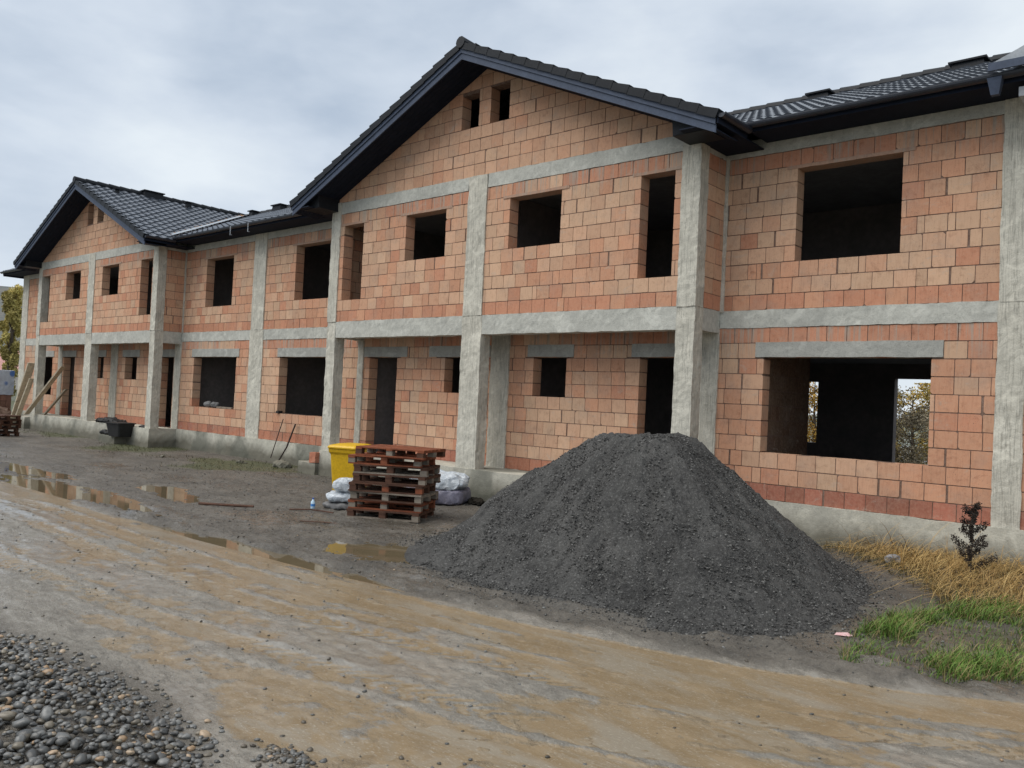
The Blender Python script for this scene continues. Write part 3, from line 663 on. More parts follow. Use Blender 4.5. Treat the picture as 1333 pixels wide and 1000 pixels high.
def stones(name,P,S,Cc,sub,mat,flat=.62,parent=None,smooth=True,jit=.12):
    v,f=ico(sub); n=len(P); k=len(v)
    sc_=S[:,None]*np.stack([1+.35*rng.random(n),.8+.25*rng.random(n),flat*(.8+.4*rng.random(n))],1)
    az=rng.random(n)*6.283; tl=rng.normal(0,.28,n)
    J=1+jit*rng.normal(0,1,(n,k)); J=np.clip(J,.7,1.35)
    Q=v[None]*J[...,None]*sc_[:,None,:]
    cz,sz=np.cos(tl)[:,None],np.sin(tl)[:,None]; Q=np.stack([Q[...,0]*cz-Q[...,2]*sz,Q[...,1],Q[...,0]*sz+Q[...,2]*cz],-1)
    ca,sa=np.cos(az)[:,None],np.sin(az)[:,None]; Q=np.stack([Q[...,0]*ca-Q[...,1]*sa,Q[...,0]*sa+Q[...,1]*ca,Q[...,2]],-1)
    V=(Q+P[:,None,:]).reshape(-1,3); FF=(f[None]+(np.arange(n)*k)[:,None,None]).reshape(-1,3)
    return npmesh(name,V,FF,mat,parent,np.repeat(Cc,k,0),smooth)
def stone_cols(n,warm=.07):
    g=.06+.15*rng.random(n)**1.5; c=np.stack([g,g*1.0,g*.95],1)
    w=rng.random(n)<warm; k=rng.random(n)
    c[w]=np.stack([.34+.12*k,.22+.13*k,.12+.12*k],1)[w]
    br=(rng.random(n)<.18)&~w; c[br]*=np.array([1.25,1.08,.85])
    return c
mst=mat_attr('river_stone',.38,45,.25,.5,.004,.35)
N=26000; px=rng.uniform(-7,3.9,N); py=rng.uniform(-12.4,-8.7,N)
edge=ylo(px)-py+.28*fbm(px*1.3,py*1.3,101,3)
kp=(edge>-.02)&(rng.random(N)<np.clip(edge*3+.18,0,1)*np.where(px<-2.5,.55,1.)); px,py,edge=px[kp],py[kp],edge[kp]; n=len(px)
size=(.011+.017*rng.random(n)**1.3+.014*(rng.random(n)<.06))*(.75+.25*sst(0,.8,edge))
pz=gheight(px,py)+.004+.045*rng.random(n)*sst(.1,.6,edge)
tag(stones('gravel_bank',np.stack([px,py,pz],1),size,stone_cols(n),1,mst),'loose bank of rounded dark grey river stones beside the muddy road','gravel',kind='stuff')
# a small second patch and crumbs on road and yard
N=15000; px=rng.uniform(-13,6,N); py=rng.uniform(-9.2,-.3,N); uu=yup(px); keep=(rng.random(N)<np.where(py>uu,1.,.35)); px,py=px[keep],py[keep]
k2=150; px=np.concatenate([px,rng.normal(2.72,.09,k2)]); py=np.concatenate([py,rng.normal(-9.02,.06,k2)])
n=len(px); sz_=.003+.014*rng.random(n)**4; sz_[-k2:]=.008+.014*rng.random(k2)
cc=stone_cols(n,.03); cc=cc*.9+.012; cd=rng.random(n)<.4; cc[cd]=np.array((.09,.075,.055))*(.5+rng.random(cd.sum())[:,None])
tag(stones('scattered_pebbles',np.stack([px,py,gheight(px,py)+sz_*.25],1),sz_,cc,0,mst,.6),'crumbs and pebbles strewn over mud between road and house','pebbles',kind='stuff')

# ---- heap of dark crushed gravel
HC=np.array((1.02,-2.85)); H=1.62
ang=np.radians([-180,-161,-126,-116,-84,-63,-50,-38,-23,0,30,60,90,120,150,180]); rad=np.array([2.8,2.85,2.55,2.36,2.28,2.50,2.86,2.90,2.72,2.4,2.45,2.6,2.7,2.7,2.7,2.8])
def pile_h(x,y):
    dx=x-HC[0];dy=y-HC[1]; r=np.hypot(dx,dy); th=np.arctan2(dy,dx); R=np.interp(th,ang,rad)*(1+.045*fbm(dx*1.1,dy*1.1,191,3))
    r2x=dx*.749+dy*.661; ft=np.where(True,.52,.52)
    s=np.clip((R-r)/(R-ft),-.4,1.0)
    s=s+.010*fbm(dx*1.2,dy*1.2,131,2)
    soft=.022; h=H*(s-soft*np.logaddexp(0,(s-.985)/soft*1.))        # rounded shoulder
    foot=.05; h=np.where(s<.25,H*foot*np.logaddexp(0,s/foot),h)
    rill=.055*fbm(th*9,r*1.1,141,5)*np.clip(s*3,0,1)*np.clip((1.05-s)*4,0,1)
    h=h+rill+.065*fbm(dx*1.8,dy*1.8,151,4)*np.clip(s*3,0,1)*np.clip((1.3-s)*2,.3,1)
    # scooped hollow at the front foot
    e=((dx*.62+dy*.79-(-1.0))/.55)**2+((dx*-.79+dy*.62-(-2.35))/.22)**2
    h=h-.16*np.exp(-e)
    h=h-.07*np.exp(-((r*np.cos(th+1.9)-1.5)/.45)**2-((r*np.sin(th+1.9))/.5)**2)+.06*np.exp(-((r*np.cos(th+2.6)-1.7)/.5)**2-((r*np.sin(th+2.6))/.35)**2)+.05*np.exp(-((r*np.cos(th+.7)-1.3)/.6)**2-((r*np.sin(th+.7))/.3)**2)
    return h
nr,nt=300,900
rr=np.linspace(0,1.16,nr)[:,None]; th=np.linspace(-math.pi,math.pi,nt,endpoint=False)[None]
Rm=np.interp(th,ang,rad); X=HC[0]+rr*Rm*np.cos(th); Y=HC[1]+rr*Rm*np.sin(th)
Z=pile_h(X,Y); gr=.050*fbm(X*6,Y*6,160,4)*np.clip(Z*4,0,1)+.020*fbm(X*20,Y*20,161,3)+.012*fbm(X*55,Y*55,171,2); fade=np.clip((Z)/.05,0,1); Z=Z+gr*np.clip(fade,.15,1)
base=gheight(X,Y); Zw=np.where(Z>.004,np.maximum(base,GZ-.01)*1.0,base)+Z-.014*(1-fade)-.03*np.clip((rr-1.06)/.1,0,1)
clampy=np.minimum(Y,np.where(X<.04,-.06,.80)); Y=clampy
idx=np.arange(nr*nt).reshape(nr,nt); nxt=np.roll(idx,-1,1); F=np.stack([idx[:-1],idx[1:],nxt[1:],nxt[:-1]],-1).reshape(-1,4)
def mat_pile():
    n=NT('crushed_dark_gravel'); p=n.pos(); f=n.noise(p,1.1,5,.6); g=n.noise(p,38,5,.75); h=n.noise(p,110,3,.7); k=n.noise(p,6,5,.7)
    c=n.mix(n.ramp(f,[(.35,0.),(.65,1.)]),(.048,.047,.045),(.098,.096,.091)); c=n.mix(n.ramp(g,[(.52,0.),(.66,.8)]),c,(.20,.198,.188)); c=n.mix(n.ramp(k,[(.3,.75),(.48,0.)]),c,(.026,.026,.026))  # last mix paints crevice shade into the low spots of the bump
    c=n.mix(n.ramp(h,[(.60,0.),(.75,.6)]),c,(.26,.26,.25))
    b=n.bump(n.math('ADD',n.math('MULTIPLY',k,3.0),n.math('ADD',g,n.math('MULTIPLY',h,.5))),1.,.028)
    return n.out(c,.82,b,.3)
heap=empty('gravel_heap',(HC[0],HC[1],GZ)); tag(heap,'large flat-topped heap of dark grey crushed gravel in front of the middle gable','gravel heap')
ho=npmesh('heap_surface',np.stack([X,Y,Zw],-1).reshape(-1,3)-np.array((HC[0],HC[1],GZ)),F,mat_pile(),heap)
N=60000; tt=rng.uniform(-math.pi,math.pi,N); r_=np.sqrt(rng.random(N))*(1.04+.22*rng.random(N)**3); Rm=np.interp(tt,ang,rad); px=HC[0]+r_*Rm*np.cos(tt); py=HC[1]+r_*Rm*np.sin(tt)
ok=(py<np.where(px<.05,-.1,.75)); px,py=px[ok],py[ok]; ph=np.maximum(pile_h(px,py),0); n=len(px)
sz_=.0035+.009*rng.random(n)**2.5; g=.035+.19*rng.random(n)**2.2; cc=np.stack([g*1.02,g*1.0,g*.95],1)
so=stones('coarse_grains',np.stack([px-HC[0],py-HC[1],gheight(px,py)-GZ+ph+.002],1),sz_,cc,0,mat_attr('crushed_stone',.75,60,.3,.3),.75,heap,False,.2); so['kind']='stuff'

# ------------------------------------------------------------------ vegetation
def blades(name,P,Hh,W,cols,lean,mat,curl=.5,seg=3,parent=None,loc=None):
    n=len(P); az=rng.random(n)*6.283; d=np.stack([np.cos(az),np.sin(az),np.zeros(n)],1); sd=np.stack([-np.sin(az+.6),np.cos(az+.6),np.zeros(n)],1)
    V=[];Cc=[]
    for k in range(seg+1):
        t=k/seg; b=P+d*(Hh*lean*(t**1.6))[:,None]; b=b.copy(); b[:,2]+=Hh*(t-curl*lean*t*t)
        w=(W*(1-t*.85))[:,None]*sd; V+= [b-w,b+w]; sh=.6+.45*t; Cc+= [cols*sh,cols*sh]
    V=np.stack(V,1); Cc=np.stack(Cc,1); m=2*(seg+1); F=[]
    for k in range(seg): F.append([2*k,2*k+1,2*k+3,2*k+2])
    F=(np.array(F)[None]+(np.arange(n)*m)[:,None,None]).reshape(-1,4)
    V=V.reshape(-1,3)
    if loc is not None: V=V-np.array(loc)
    return npmesh(name,V,F,mat,parent,Cc.reshape(-1,3),True)
mgr=mat_attr('grass_blade',.55,20,.1,.3,.002,.25); 
def inpoly(px,py,poly):
    r=np.zeros(len(px),bool); j=len(poly)-1
    for i in range(len(poly)):
        xi,yi=poly[i];xj,yj=poly[j]; c=((yi>py)!=(yj>py))&(px<(xj-xi)*(py-yi)/(yj-yi+1e-12)+xi); r^=c; j=i
    return r
# green grass at the right
N=90000; px=rng.uniform(3.8,8.5,N); py=rng.uniform(-5.3,-.9,N)
e=inpoly(px,py,[(4.15,-4.9),(3.95,-4.1),(4.0,-3.0),(4.25,-2.2),(4.6,-1.5),(8.5,-1.0),(8.5,-4.0),(6.5,-4.1),(5.3,-4.4),(4.7,-5.0)])
cl=fbm(px*2.2,py*2.2,201,3); e&=(rng.random(N)<np.clip(.55+1.7*cl,0.10,1)); px,py=px[e],py[e]; n=len(px); k=rng.random(n)[:,None]
gc=np.array((.075,.17,.022))*(1-k)+np.array((.19,.31,.05))*k; dry=rng.random(n)<.30; gc[dry]=np.array((.30,.24,.10))
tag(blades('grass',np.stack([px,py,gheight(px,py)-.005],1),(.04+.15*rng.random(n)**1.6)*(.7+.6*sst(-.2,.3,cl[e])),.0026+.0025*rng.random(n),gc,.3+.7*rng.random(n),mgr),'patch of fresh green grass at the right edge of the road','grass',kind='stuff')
# dead straw along the right wall
def strawfield(name,poly,N,hmin,hmax,label,c1,c2,seed,lean=1.):
    px=rng.uniform(1.,8.8,N); py=rng.uniform(-2.4,.8,N); e=inpoly(px,py,poly); cl=fbm(px*2.5,py*2.5,seed,3); e&=rng.random(N)<np.clip(.7+1.8*cl,.05,1)
    px,py=px[e],py[e]; n=len(px); k=rng.random(n)[:,None]; cc=np.array(c1)*(1-k)+np.array(c2)*k
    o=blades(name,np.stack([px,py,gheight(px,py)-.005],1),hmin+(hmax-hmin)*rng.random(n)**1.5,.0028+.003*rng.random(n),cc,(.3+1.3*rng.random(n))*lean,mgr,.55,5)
    return tag(o,label,'dry grass',kind='stuff')
strawfield('dry_grass',[(1.7,.8),(2.4,.3),(2.9,-.1),(3.3,-.6),(3.8,-1.2),(4.2,-2.0),(8.8,-1.6),(8.8,.75)],17000,.12,.42,'golden dead straw grass lying along the plinth at the right corner',(.42,.26,.085),(.74,.54,.23),211,1.2)
strawfield('tangled_stalks',[(1.9,.8),(2.5,.3),(3.0,-.1),(3.4,-.6),(3.8,-1.1),(4.2,-1.9),(8.8,-1.8),(8.8,.78)],5200,.35,.80,'long bent straw stalks tangled over the dead grass by the corner column',(.36,.20,.06),(.72,.50,.20),217,1.5)
strawfield('low_weeds',[(1.9,.8),(2.0,.3),(3.0,-.5),(3.9,-1.6),(4.4,-2.3),(8.8,-2.3),(8.8,.75)],14000,.06,.2,'low brownish weeds at the foot of the straw grass',(.06,.07,.025),(.20,.15,.06),221)
# faint grass by the far plinth
N=9000; px=rng.uniform(-30,-9.5,N); py=rng.uniform(-5,.75,N); mk=fbm(px*.5,py*.7,81,4)+sst(-2.6,-.8,py)*.55-.2; e=(rng.random(N)<np.clip(mk*1.2,0,1))&(py<np.where((px<RBc[0])&(px>LBc[1]),.7,-.2)); px,py=px[e],py[e]; n=len(px); k=rng.random(n)[:,None]
tag(blades('sparse_grass',np.stack([px,py,gheight(px,py)-.005],1),.04+.09*rng.random(n),.005+.003*rng.random(n),np.array((.05,.065,.02))*(1-k)+np.array((.13,.11,.05))*k,.8*np.ones(n),mgr),'sparse low grass and moss in front of the far gable','grass',kind='stuff')

def leaf_cloud(P,S,cols,name,parent,mat,loc):
    n=len(P); nrm=rng.normal(0,1,(n,3)); nrm/=np.linalg.norm(nrm,axis=1)[:,None]; a=np.cross(nrm,rng.normal(0,1,(n,3))); a/=np.linalg.norm(a,axis=1)[:,None]; b=np.cross(nrm,a)
    s=S[:,None]; V=np.stack([P-a*s,P-b*s*.5,P+a*s,P+b*s*.5],1).reshape(-1,3)-np.array(loc); F=np.arange(4*n).reshape(-1,4)
    return npmesh(name,V,F,mat,parent,np.repeat(cols,4,0),False)
mleaf=mat_attr('leaf',.7,3,.1,.2,.002,.3); mbark=mat_simple('bark',(.07,.055,.04),(.12,.10,.08),9,.9,.5,.1)
def tree(name,loc,h,w,cols,n,S,label,cat='tree',columnar=False,base=.12,limbs=10,grp=None):
    r=empty(name,loc); tag(r,label,cat,grp); mb=MB()
    mb.tube([(0,0,-.2),(.02*h,0,h*.3),(0,.01*h,h*.6),(0,0,h*.92)],[h*.028,h*.02,h*.012,h*.004],8)
    tips=[]
    for i in range(limbs):
        z=h*(base+(.85-base)*(i+.5)/limbs); a=i*2.4+random.random(); t=z/h
        rad=w*(math.sin(min(1,(t-base*.5)/(1-base*.5))*math.pi)**.6)*(.8 if columnar else 1)*random.uniform(.7,1)
        tip=(math.cos(a)*rad*.8,math.sin(a)*rad*.8,z+rad*(1.5 if columnar else .45)); mb.tube([(0,0,z),(tip[0]*.5,tip[1]*.5,z+(tip[2]-z)*.35),tip],[h*.008,h*.005,h*.002],5); tips.append(tip)
    mb.build('trunk',mbark,r)
    cen=np.array(tips*3)+rng.normal(0,w*.16,(len(tips)*3,3)); ci=rng.integers(0,len(cen),n); rr_=w*(.26+.12*rng.random(len(cen)))
    d=rng.normal(0,1,(n,3)); d/=np.linalg.norm(d,axis=1)[:,None]; d*= (rng.random(n)**.45*rr_[ci])[:,None]; d[:,2]*=1.5 if columnar else .8
    P=cen[ci]+d; P[:,2]=np.clip(P[:,2],h*.03,h*1.02)
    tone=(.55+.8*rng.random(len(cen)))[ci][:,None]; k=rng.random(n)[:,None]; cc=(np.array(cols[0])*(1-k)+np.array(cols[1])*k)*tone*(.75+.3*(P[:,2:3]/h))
    leaf_cloud(P,S*(.6+.8*rng.random(n)),cc,'crown',r,mleaf,(0,0,0)); return r
tree('poplar_tree',(-69.8,12.0,-.6),9.9,1.0,((.44,.38,.12),(.66,.54,.20)),16000,.10,'tall narrow poplar with yellow-green autumn leaves beyond the house end',columnar=True,base=.05,limbs=22)
tree('poplar_tree',(-82,12.2,-.6),8.4,1.2,((.20,.19,.06),(.32,.27,.08)),7000,.14,'duller olive tree half hidden behind the yellow poplar',columnar=True,base=.08,limbs=16)
tree('leafy_tree',(-95,11.,-.6),5.,2.,((.05,.06,.02),(.12,.10,.03)),5000,.25,'low dark round tree behind the poplar at left edge')
# shrubs seen through the house
tree('autumn_shrub',(-2.2,19.5,-.57),3.1,1.3,((.30,.28,.10),(.60,.38,.08)),9000,.045,'tall shrub with yellow and orange leaves behind the house, right of the doorway view','shrub',base=.05,limbs=16)
tree('autumn_shrub',(-1.5,17.0,-.57),2.3,1.2,((.22,.20,.14),(.36,.30,.20)),9000,.035,'brown-grey twiggy bush behind the house in the right doorway view','shrub',base=.05,limbs=14)
tree('autumn_shrub',(-4.9,17.5,-.57),3.4,1.5,((.45,.30,.06),(.65,.38,.08)),9000,.05,'orange bush seen through the narrow back opening','shrub',base=.04,limbs=14)
# dark weed by the right corner
def weed(loc,h,n,label,c):
    r=empty('dark_weed',loc); tag(r,label,'weed'); mb=MB(); P=[]
    mb.tube([(0,0,-.02),(.01,0,h*.5),(-.01,.01,h)],[.008,.006,.002],5)
    for i in range(14):
        z=h*(.15+.8*i/14); a=i*2.4; l=h*.28*(1-.75*i/14); tip=(math.cos(a)*l,math.sin(a)*l,z+l*.7); mb.tube([(0,0,z),tip],[.004,.0015],4)
        for q in range(n//14): t=random.random(); P.append((tip[0]*t,tip[1]*t,z+(tip[2]-z)*t+random.uniform(-.03,.05)))
    mb.build('stem',mbark,r); P=np.array(P)+rng.normal(0,.012,(len(P),3)); k=rng.random(len(P))[:,None]
    leaf_cloud(P,.008+.010*rng.random(len(P)),np.array(c[0])*(1-k)+np.array(c[1])*k,'foliage',r,mleaf,(0,0,0))
def gz(x,y): return float(gheight(np.array([x]),np.array([y]))[0])
weed((4.12,-.55,gz(4.12,-.55)),.95,3600,'dark purple-brown weed standing in the straw grass before the corner column',((.03,.025,.022),(.07,.055,.045)))
weed((4.95,-1.35,gz(4.95,-1.35)),.35,420,'small dark weed low in the straw at the right edge',((.05,.03,.02),(.10,.06,.035)))
# ------------------------------------------------------------------ hill
hx=np.linspace(-1,1,140)[None]; hr=np.linspace(0,1,60)[:,None]
a0=math.atan2(.334,-1.128); A=a0+hx*.9; R=150+hr*650
HX=-0+R*np.cos(A)+6.5; HY=R*np.sin(A)-11.6
prof=np.sin(np.clip((hr)*1.25,0,1)*math.pi/2)**1.3
HZ=-1.5+prof*(62+12*fbm(A*3.,R*.002,301,3)-10*np.sin((A-a0)*2.2+.3))+3.5*fbm(HX*.06,HY*.06,311,4)*prof
idx=np.arange(HZ.size).reshape(HZ.shape); F=np.stack([idx[:-1,:-1],idx[:-1,1:],idx[1:,1:],idx[1:,:-1]],-1).reshape(-1,4)
n=NT('autumn_hillside'); p=n.pos(); f=n.noise(p,.035,6,.7); g=n.noise(p,.25,5,.7)
c=n.mix(n.ramp(f,[(.4,0.),(.6,1.)]),(.055,.065,.05),(.16,.12,.07)); c=n.mix(n.ramp(g,[(.4,.6),(.6,0.)]),c,(.035,.045,.035)); c=n.mix(.35,c,(.30,.32,.33))  # final grey mix is distance haze painted into the hill colour
tag(npmesh('hill',np.stack([HX,HY,HZ],-1).reshape(-1,3),F,n.out(c,.95,n.bump(g,1.,2.),.05)),kind='structure')
# ------------------------------------------------------------------ loose things on the site
def mat_wood(name,c1,c2):
    n=NT(name); p=n.obj((1,1,1)); f=n.noise(n.obj((1.2,14,14)),3.,5,.6,.3); g=n.noise(p,7,4,.6)
    c=n.mix(n.ramp(f,[(.3,0.),(.7,1.)]),c1,c2); c=n.mix(n.ramp(g,[(.45,.0),(.7,.5)]),c,tuple(x*.35 for x in c1))
    return n.out(c,.72,n.bump(f,.4,.004),.3)
W_red=mat_wood('wet_red_wood',(.15,.042,.020),(.30,.095,.042)); W_dark=mat_wood('dark_wet_wood',(.060,.028,.018),(.125,.058,.034)); W_grey=mat_wood('grey_weathered_wood',(.17,.14,.11),(.30,.26,.21)); W_plank=mat_wood('formwork_wood',(.46,.39,.28),(.64,.57,.44))
def make_pallet(mt,mb_,mblk,loc,rz,label,h=.140,L=1.2,Wd=.8,group='pallets in the reddish stack'):
    r=empty('pallet',loc,rz); tag(r,label,'pallet',group)
    j=lambda a=.006: random.uniform(-a,a)
    m=MB(); n=6; bw=.108
    for k in range(n):
        y=-Wd/2+bw/2+(Wd-bw)*k/(n-1)+j(); t=j(.01)
        m.hexa([(-L/2+j(),y-bw/2,h-.042+0),(L/2+j(),y-bw/2+t,h-.042),(L/2,y+bw/2+t,h-.042),(-L/2,y+bw/2,h-.042),(-L/2,y-bw/2,h-.021+j(.002)),(L/2,y-bw/2+t,h-.021+j(.002)),(L/2,y+bw/2+t,h-.021),(-L/2,y+bw/2,h-.021)])
    # stringer boards under the deck, crosswise
    for x in (-L/2+.055,0,L/2-.055): m.box(x-.055,x+.055,-Wd/2,Wd/2,h-.064,h-.0425)
    for v in range(len(m.v)): m.v[v]=(m.v[v][0],m.v[v][1],m.v[v][2]+.02)
    d=m.build('top_deck',mt,r)
    m=MB()
    for y in (-Wd/2+.055,0,Wd/2-.055): m.box(-L/2+j(),L/2+j(),y-.05,y+.05,0.001,.022)
    m.build('bottom_deck',mb_,r)
    for x in (-L/2+.06,0,L/2-.06):
        for y in (-Wd/2+.055,0,Wd/2-.055):
            m=MB(); a=j(.008); m.box(x-.055+a,x+.055+a,y-.048,y+.048,.0225,h-.0445); m.build('block',random.choice(mblk),r)
    return r
pc=Vector((-3.70,-2.85)); g0=GZ-.012
labs=[('grey-topped pallet at the very bottom of the reddish stack',W_dark,W_grey,[W_grey,W_dark]),
('dark red pallet, second from the bottom of the reddish stack',W_red,W_red,[W_grey,W_red]),
('pale-blocked pallet, third from the bottom of the reddish stack',W_grey,W_dark,[W_grey]),
('dark brown pallet, fourth from the bottom of the reddish stack',W_dark,W_dark,[W_dark,W_red]),
('blackish pallet above the middle of the reddish stack, fifth from the bottom',W_dark,W_dark,[W_dark,W_grey]),
('dark brown pallet with greyish lower boards, sixth in the reddish stack',W_dark,W_grey,[W_dark,W_grey]),
('rusty red pallet just below the top one of the stack',W_red,W_red,[W_red,W_grey]),
('rusty red pallet lying crooked on top of the stack beside the yellow bin',W_red,W_red,[W_dark,W_grey])]
offs=[(0,0,0),(-.02,.03,.03),(.04,.02,-.02),(.02,-.01,.05),(.07,.03,.0),(.03,.06,.06),(-.03,.0,.02),(.13,.03,-.13)]
for k,((lb,a,b,c),(ox,oy,oz)) in enumerate(zip(labs,offs)):
    make_pallet(a,b,c,(pc.x+ox,pc.y+oy,g0+.1405*k),math.radians(28.5)+oz,lb)
# dark pallets near the far end
for k in range(5):
    make_pallet(W_dark,W_dark,[W_dark],(-24.3+random.uniform(-.1,.1),-2.35,GZ-.02+.141*k),.35+random.uniform(-.15,.15),['bottom','second','middle','fourth','top'][k]+' dark wet pallet of the low stack at the left edge',group='dark pallets at the left edge')
# yellow wheelie bin
ybin=mat_simple('yellow_plastic',(.72,.44,.012),(.62,.37,.01),6,.42,.05,.4); blackp=mat_simple('black_rubber',(.015,.015,.016),(.03,.03,.03),8,.6,.2,.3)
def lofted(m,secs,n=7,mm=0):   # rounded rectangles (cx,cy,w,d,z,r)
    rings=[]
    for (cx,cy,w_,d_,z_,r_) in secs:
        ring=[]
        for q,(sx,sy) in enumerate(((1,1),(-1,1),(-1,-1),(1,-1))):
            for k in range(n):
                a=q*math.pi/2+k*math.pi/2/(n-1); ring.append(m.vert((cx+sx*(w_/2-r_)+r_*math.cos(a),cy+sy*(d_/2-r_)+r_*math.sin(a),z_)))
        rings.append(ring)
    for a,b in zip(rings,rings[1:]):
        L_=len(a)
        for k in range(L_): m.face((a[k],a[(k+1)%L_],b[(k+1)%L_],b[k]),mm)
    m.face(rings[0][::-1],mm); m.face(rings[-1],mm)
b=empty('wheelie_bin',(-5.42,-2.36,GZ-.01),math.radians(22)); tag(b,'bright yellow plastic wheelie bin behind the pallet stack','bin')
m=MB(); lofted(m,[(0,.02,.44,.50,.05,.05),(0,.02,.45,.52,.10,.05),(0,0,.53,.64,.86,.05),(0,0,.575,.70,.90,.05),(0,0,.585,.72,.955,.05),(0,0,.57,.70,.965,.05)]); m.build('body',ybin,b)
m=MB(); lofted(m,[(0,-.01,.60,.74,.968,.06),(0,-.01,.605,.745,.99,.06),(0,0,.57,.70,1.02,.07),(0,.02,.42,.5,1.045,.1)]); l_=m.build('lid',ybin,b)
m=MB(); m.tube([(-.26,.37,.97),(-.26,.43,1.0),(.26,.43,1.0),(.26,.37,.97)],.016,8); m.build('handle',ybin,b)
for sx in (-1,1):
    m=MB(); m.tube([(sx*.20,.27,.1),(sx*.26,.27,.1)],.10,18); m.build('wheel',blackp,b)
# sacks and wrapped stack
def lumpy(name,loc,rz,L,W_,H_,mat,label=None,cat=None,group=None,parent=None,seed=1,amp=.02,pw=2.6,fold=5.):
    v,f=ico(4); s=np.sign(v)*np.abs(v)**(2/pw); s=s/np.max(np.abs(s),0)*np.array([L/2,W_/2,H_/2]); 
    q=[]
    for p_ in s:
        e=mnoise.noise_vector(Vector(p_)*fold+Vector((seed,0,0)))*amp+mnoise.noise_vector(Vector(p_)*fold*3+Vector((0,seed,0)))*amp*.5; z_=p_[2]
        q.append((p_[0]+e.x,p_[1]+e.y,max(z_+e.z,-H_/2)+H_/2))
    o=npmesh(name,np.array(q),f,mat,parent,None,True); o.location=loc; o.rotation_euler=(0,0,rz)
    if label: tag(o,label,cat,group)
    return o
def mat_film():
    n=NT('white_plastic_film'); p=n.pos(); f=n.noise(p,6,5,.7,1.5); g=n.noise(n.pos((1,1,3)),14,4,.6,1.)
    c=n.mix(n.ramp(f,[(.35,0.),(.65,1.)]),(.36,.41,.46),(.66,.70,.73)); c=n.mix(n.ramp(g,[(.55,0.),(.62,.5)]),c,(.22,.26,.32))
    return n.out(c,.3,n.bump(n.math('ADD',f,g),.7,.02),.5)
film=mat_film(); greyp=mat_simple('grey_sack',(.12,.12,.12),(.2,.2,.2),7,.6,.4,.3)
sx,sy=-4.78,-3.02
for k,(lb,w_,mt,h_) in enumerate([('flat dark grey sack under the white sacks left of the pallets',.66,greyp,.13),('white plastic sack, lower one of the pair left of the pallets',.60,film,.20),('white plastic sack, upper one of the pair left of the pallets',.50,film,.24)]):
    lumpy('sack',(sx+(.0,.03,.08)[k],sy+(0,.02,.06)[k],GZ-.01+(0,.115,.285)[k]),.5+.1*k,w_,.42,h_,mt,lb,'sack','sacks beside the pallet stack',seed=k*3.1,amp=.035)
wr=empty('wrapped_stack',(-4.62,-.95,GZ-.01),.35); tag(wr,'low stack of goods wrapped in white plastic film behind the pallets','wrapped goods')
lumpy('goods',(0,0,0),0,1.15,.75,.30,mat_simple('grey_violet_bags',(.13,.13,.18),(.24,.23,.29),9,.5,.4,.4),parent=wr,seed=4.,amp=.04,pw=5)
lumpy('film',(0,0,.24),0,1.12,.74,.32,film,parent=wr,seed=7.,amp=.07,pw=3.2,fold=4.)
for k,(x_,y_,s_) in enumerate(((-3.95,-.62,.12),(-4.3,-.45,.10),(-3.7,-.5,.09))): lumpy('soil_clod',(x_,y_,GZ-.02),k,s_*2.6,s_*1.8,s_*1.2,mat_simple('dark_soil',(.02,.018,.014),(.04,.035,.028),14,.9,.8,.1),('largest dark soil lump by the plinth right of the wrapped stack','dark soil lump against the concrete plinth behind the wrapped stack','smallest dark soil lump nearest the gravel heap')[k],'soil lump','soil lumps by the plinth',seed=k+9,amp=.05,fold=9)
# bottle
clearp=NT('clear_blue_plastic'); clearp=clearp.out((.50,.66,.78),.15,None,.6)
bt=empty('plastic_bottle',(-4.94,-3.48,GZ),.4); tag(bt,'small clear plastic bottle with blue band standing on the mud','bottle')
m=MB(); m.tube([(0,0,0),(0,0,.02),(0,0,.12),(0,0,.15),(0,0,.165)],[.032,.036,.036,.016,.013],14); m.build('body',clearp,bt,True)
m=MB(); m.tube([(0,0,.05),(0,0,.09)],.0368,14); m.build('label_band',mat_simple('blue_label',(.05,.22,.60),(.08,.3,.7),9,.4,.05,.4),bt)
m=MB(); m.tube([(0,0,.165),(0,0,.185)],.015,10); m.build('cap',mat_simple('blue_cap',(.03,.12,.5),(.03,.12,.5),9,.4,.05,.4),bt)
# sticks
def stick(name,pts,r,mat,label,cat='stick',grp=None): m=MB(); m.tube(pts,r,7); o=m.build(name,mat); return tag(o,label,cat,grp)
stick('stick',[(-5.05,-3.85,GZ+.01),(-4.75,-3.65,GZ+.03),(-4.35,-3.5,GZ+.015)],.012,W_dark,'thin dark stick on the mud right beside the plastic bottle')
stick('stick',[(-3.95,-4.4,GZ+.01),(-3.65,-4.25,GZ+.02),(-3.4,-4.05,GZ+.01)],.008,W_dark,'thin curved twig on the mud in front of the pallet stack')
stick('stick',[(-6.3,-4.75,GZ+.015),(-5.9,-4.5,GZ+.02),(-5.55,-4.2,GZ+.015)],.022,W_dark,'thick dark stick lying on the open mud between two puddles')
# two dark rods against the wall
rod=mat_simple('rusty_dark_rod',(.03,.022,.02),(.06,.04,.03),20,.7,.3,.3)
stick('leaning_rod',[(-12.10,.42,GZ),(-11.97,.62,-.1),(-11.90,.80,.50)],.022,rod,'dark rod leaning on the wall, right one below the wide window','rod')
stick('leaning_rod',[(-12.50,.5,GZ+.15),(-12.47,.80,.60)],.013,rod,'thinner dark rod leaning on the wall, left one below the wide window','rod')
m=MB(); m.rough(-12.86,-12.74,D-.05,D+.08,.742,.80,.05,.004); tag(m.build('dark_chip',blackp),'small dark chip lying at the left end of the wide window sill','chip')
# broken brick on the step
m=MB(); m.rough(-9.86,-9.62,-.16,.04,-.295,-.06,.05,.012,0,(.42,.15,.09)); tag(m.build('broken_block',M['block']),'broken red block standing on the concrete step left of the yellow bin','block')
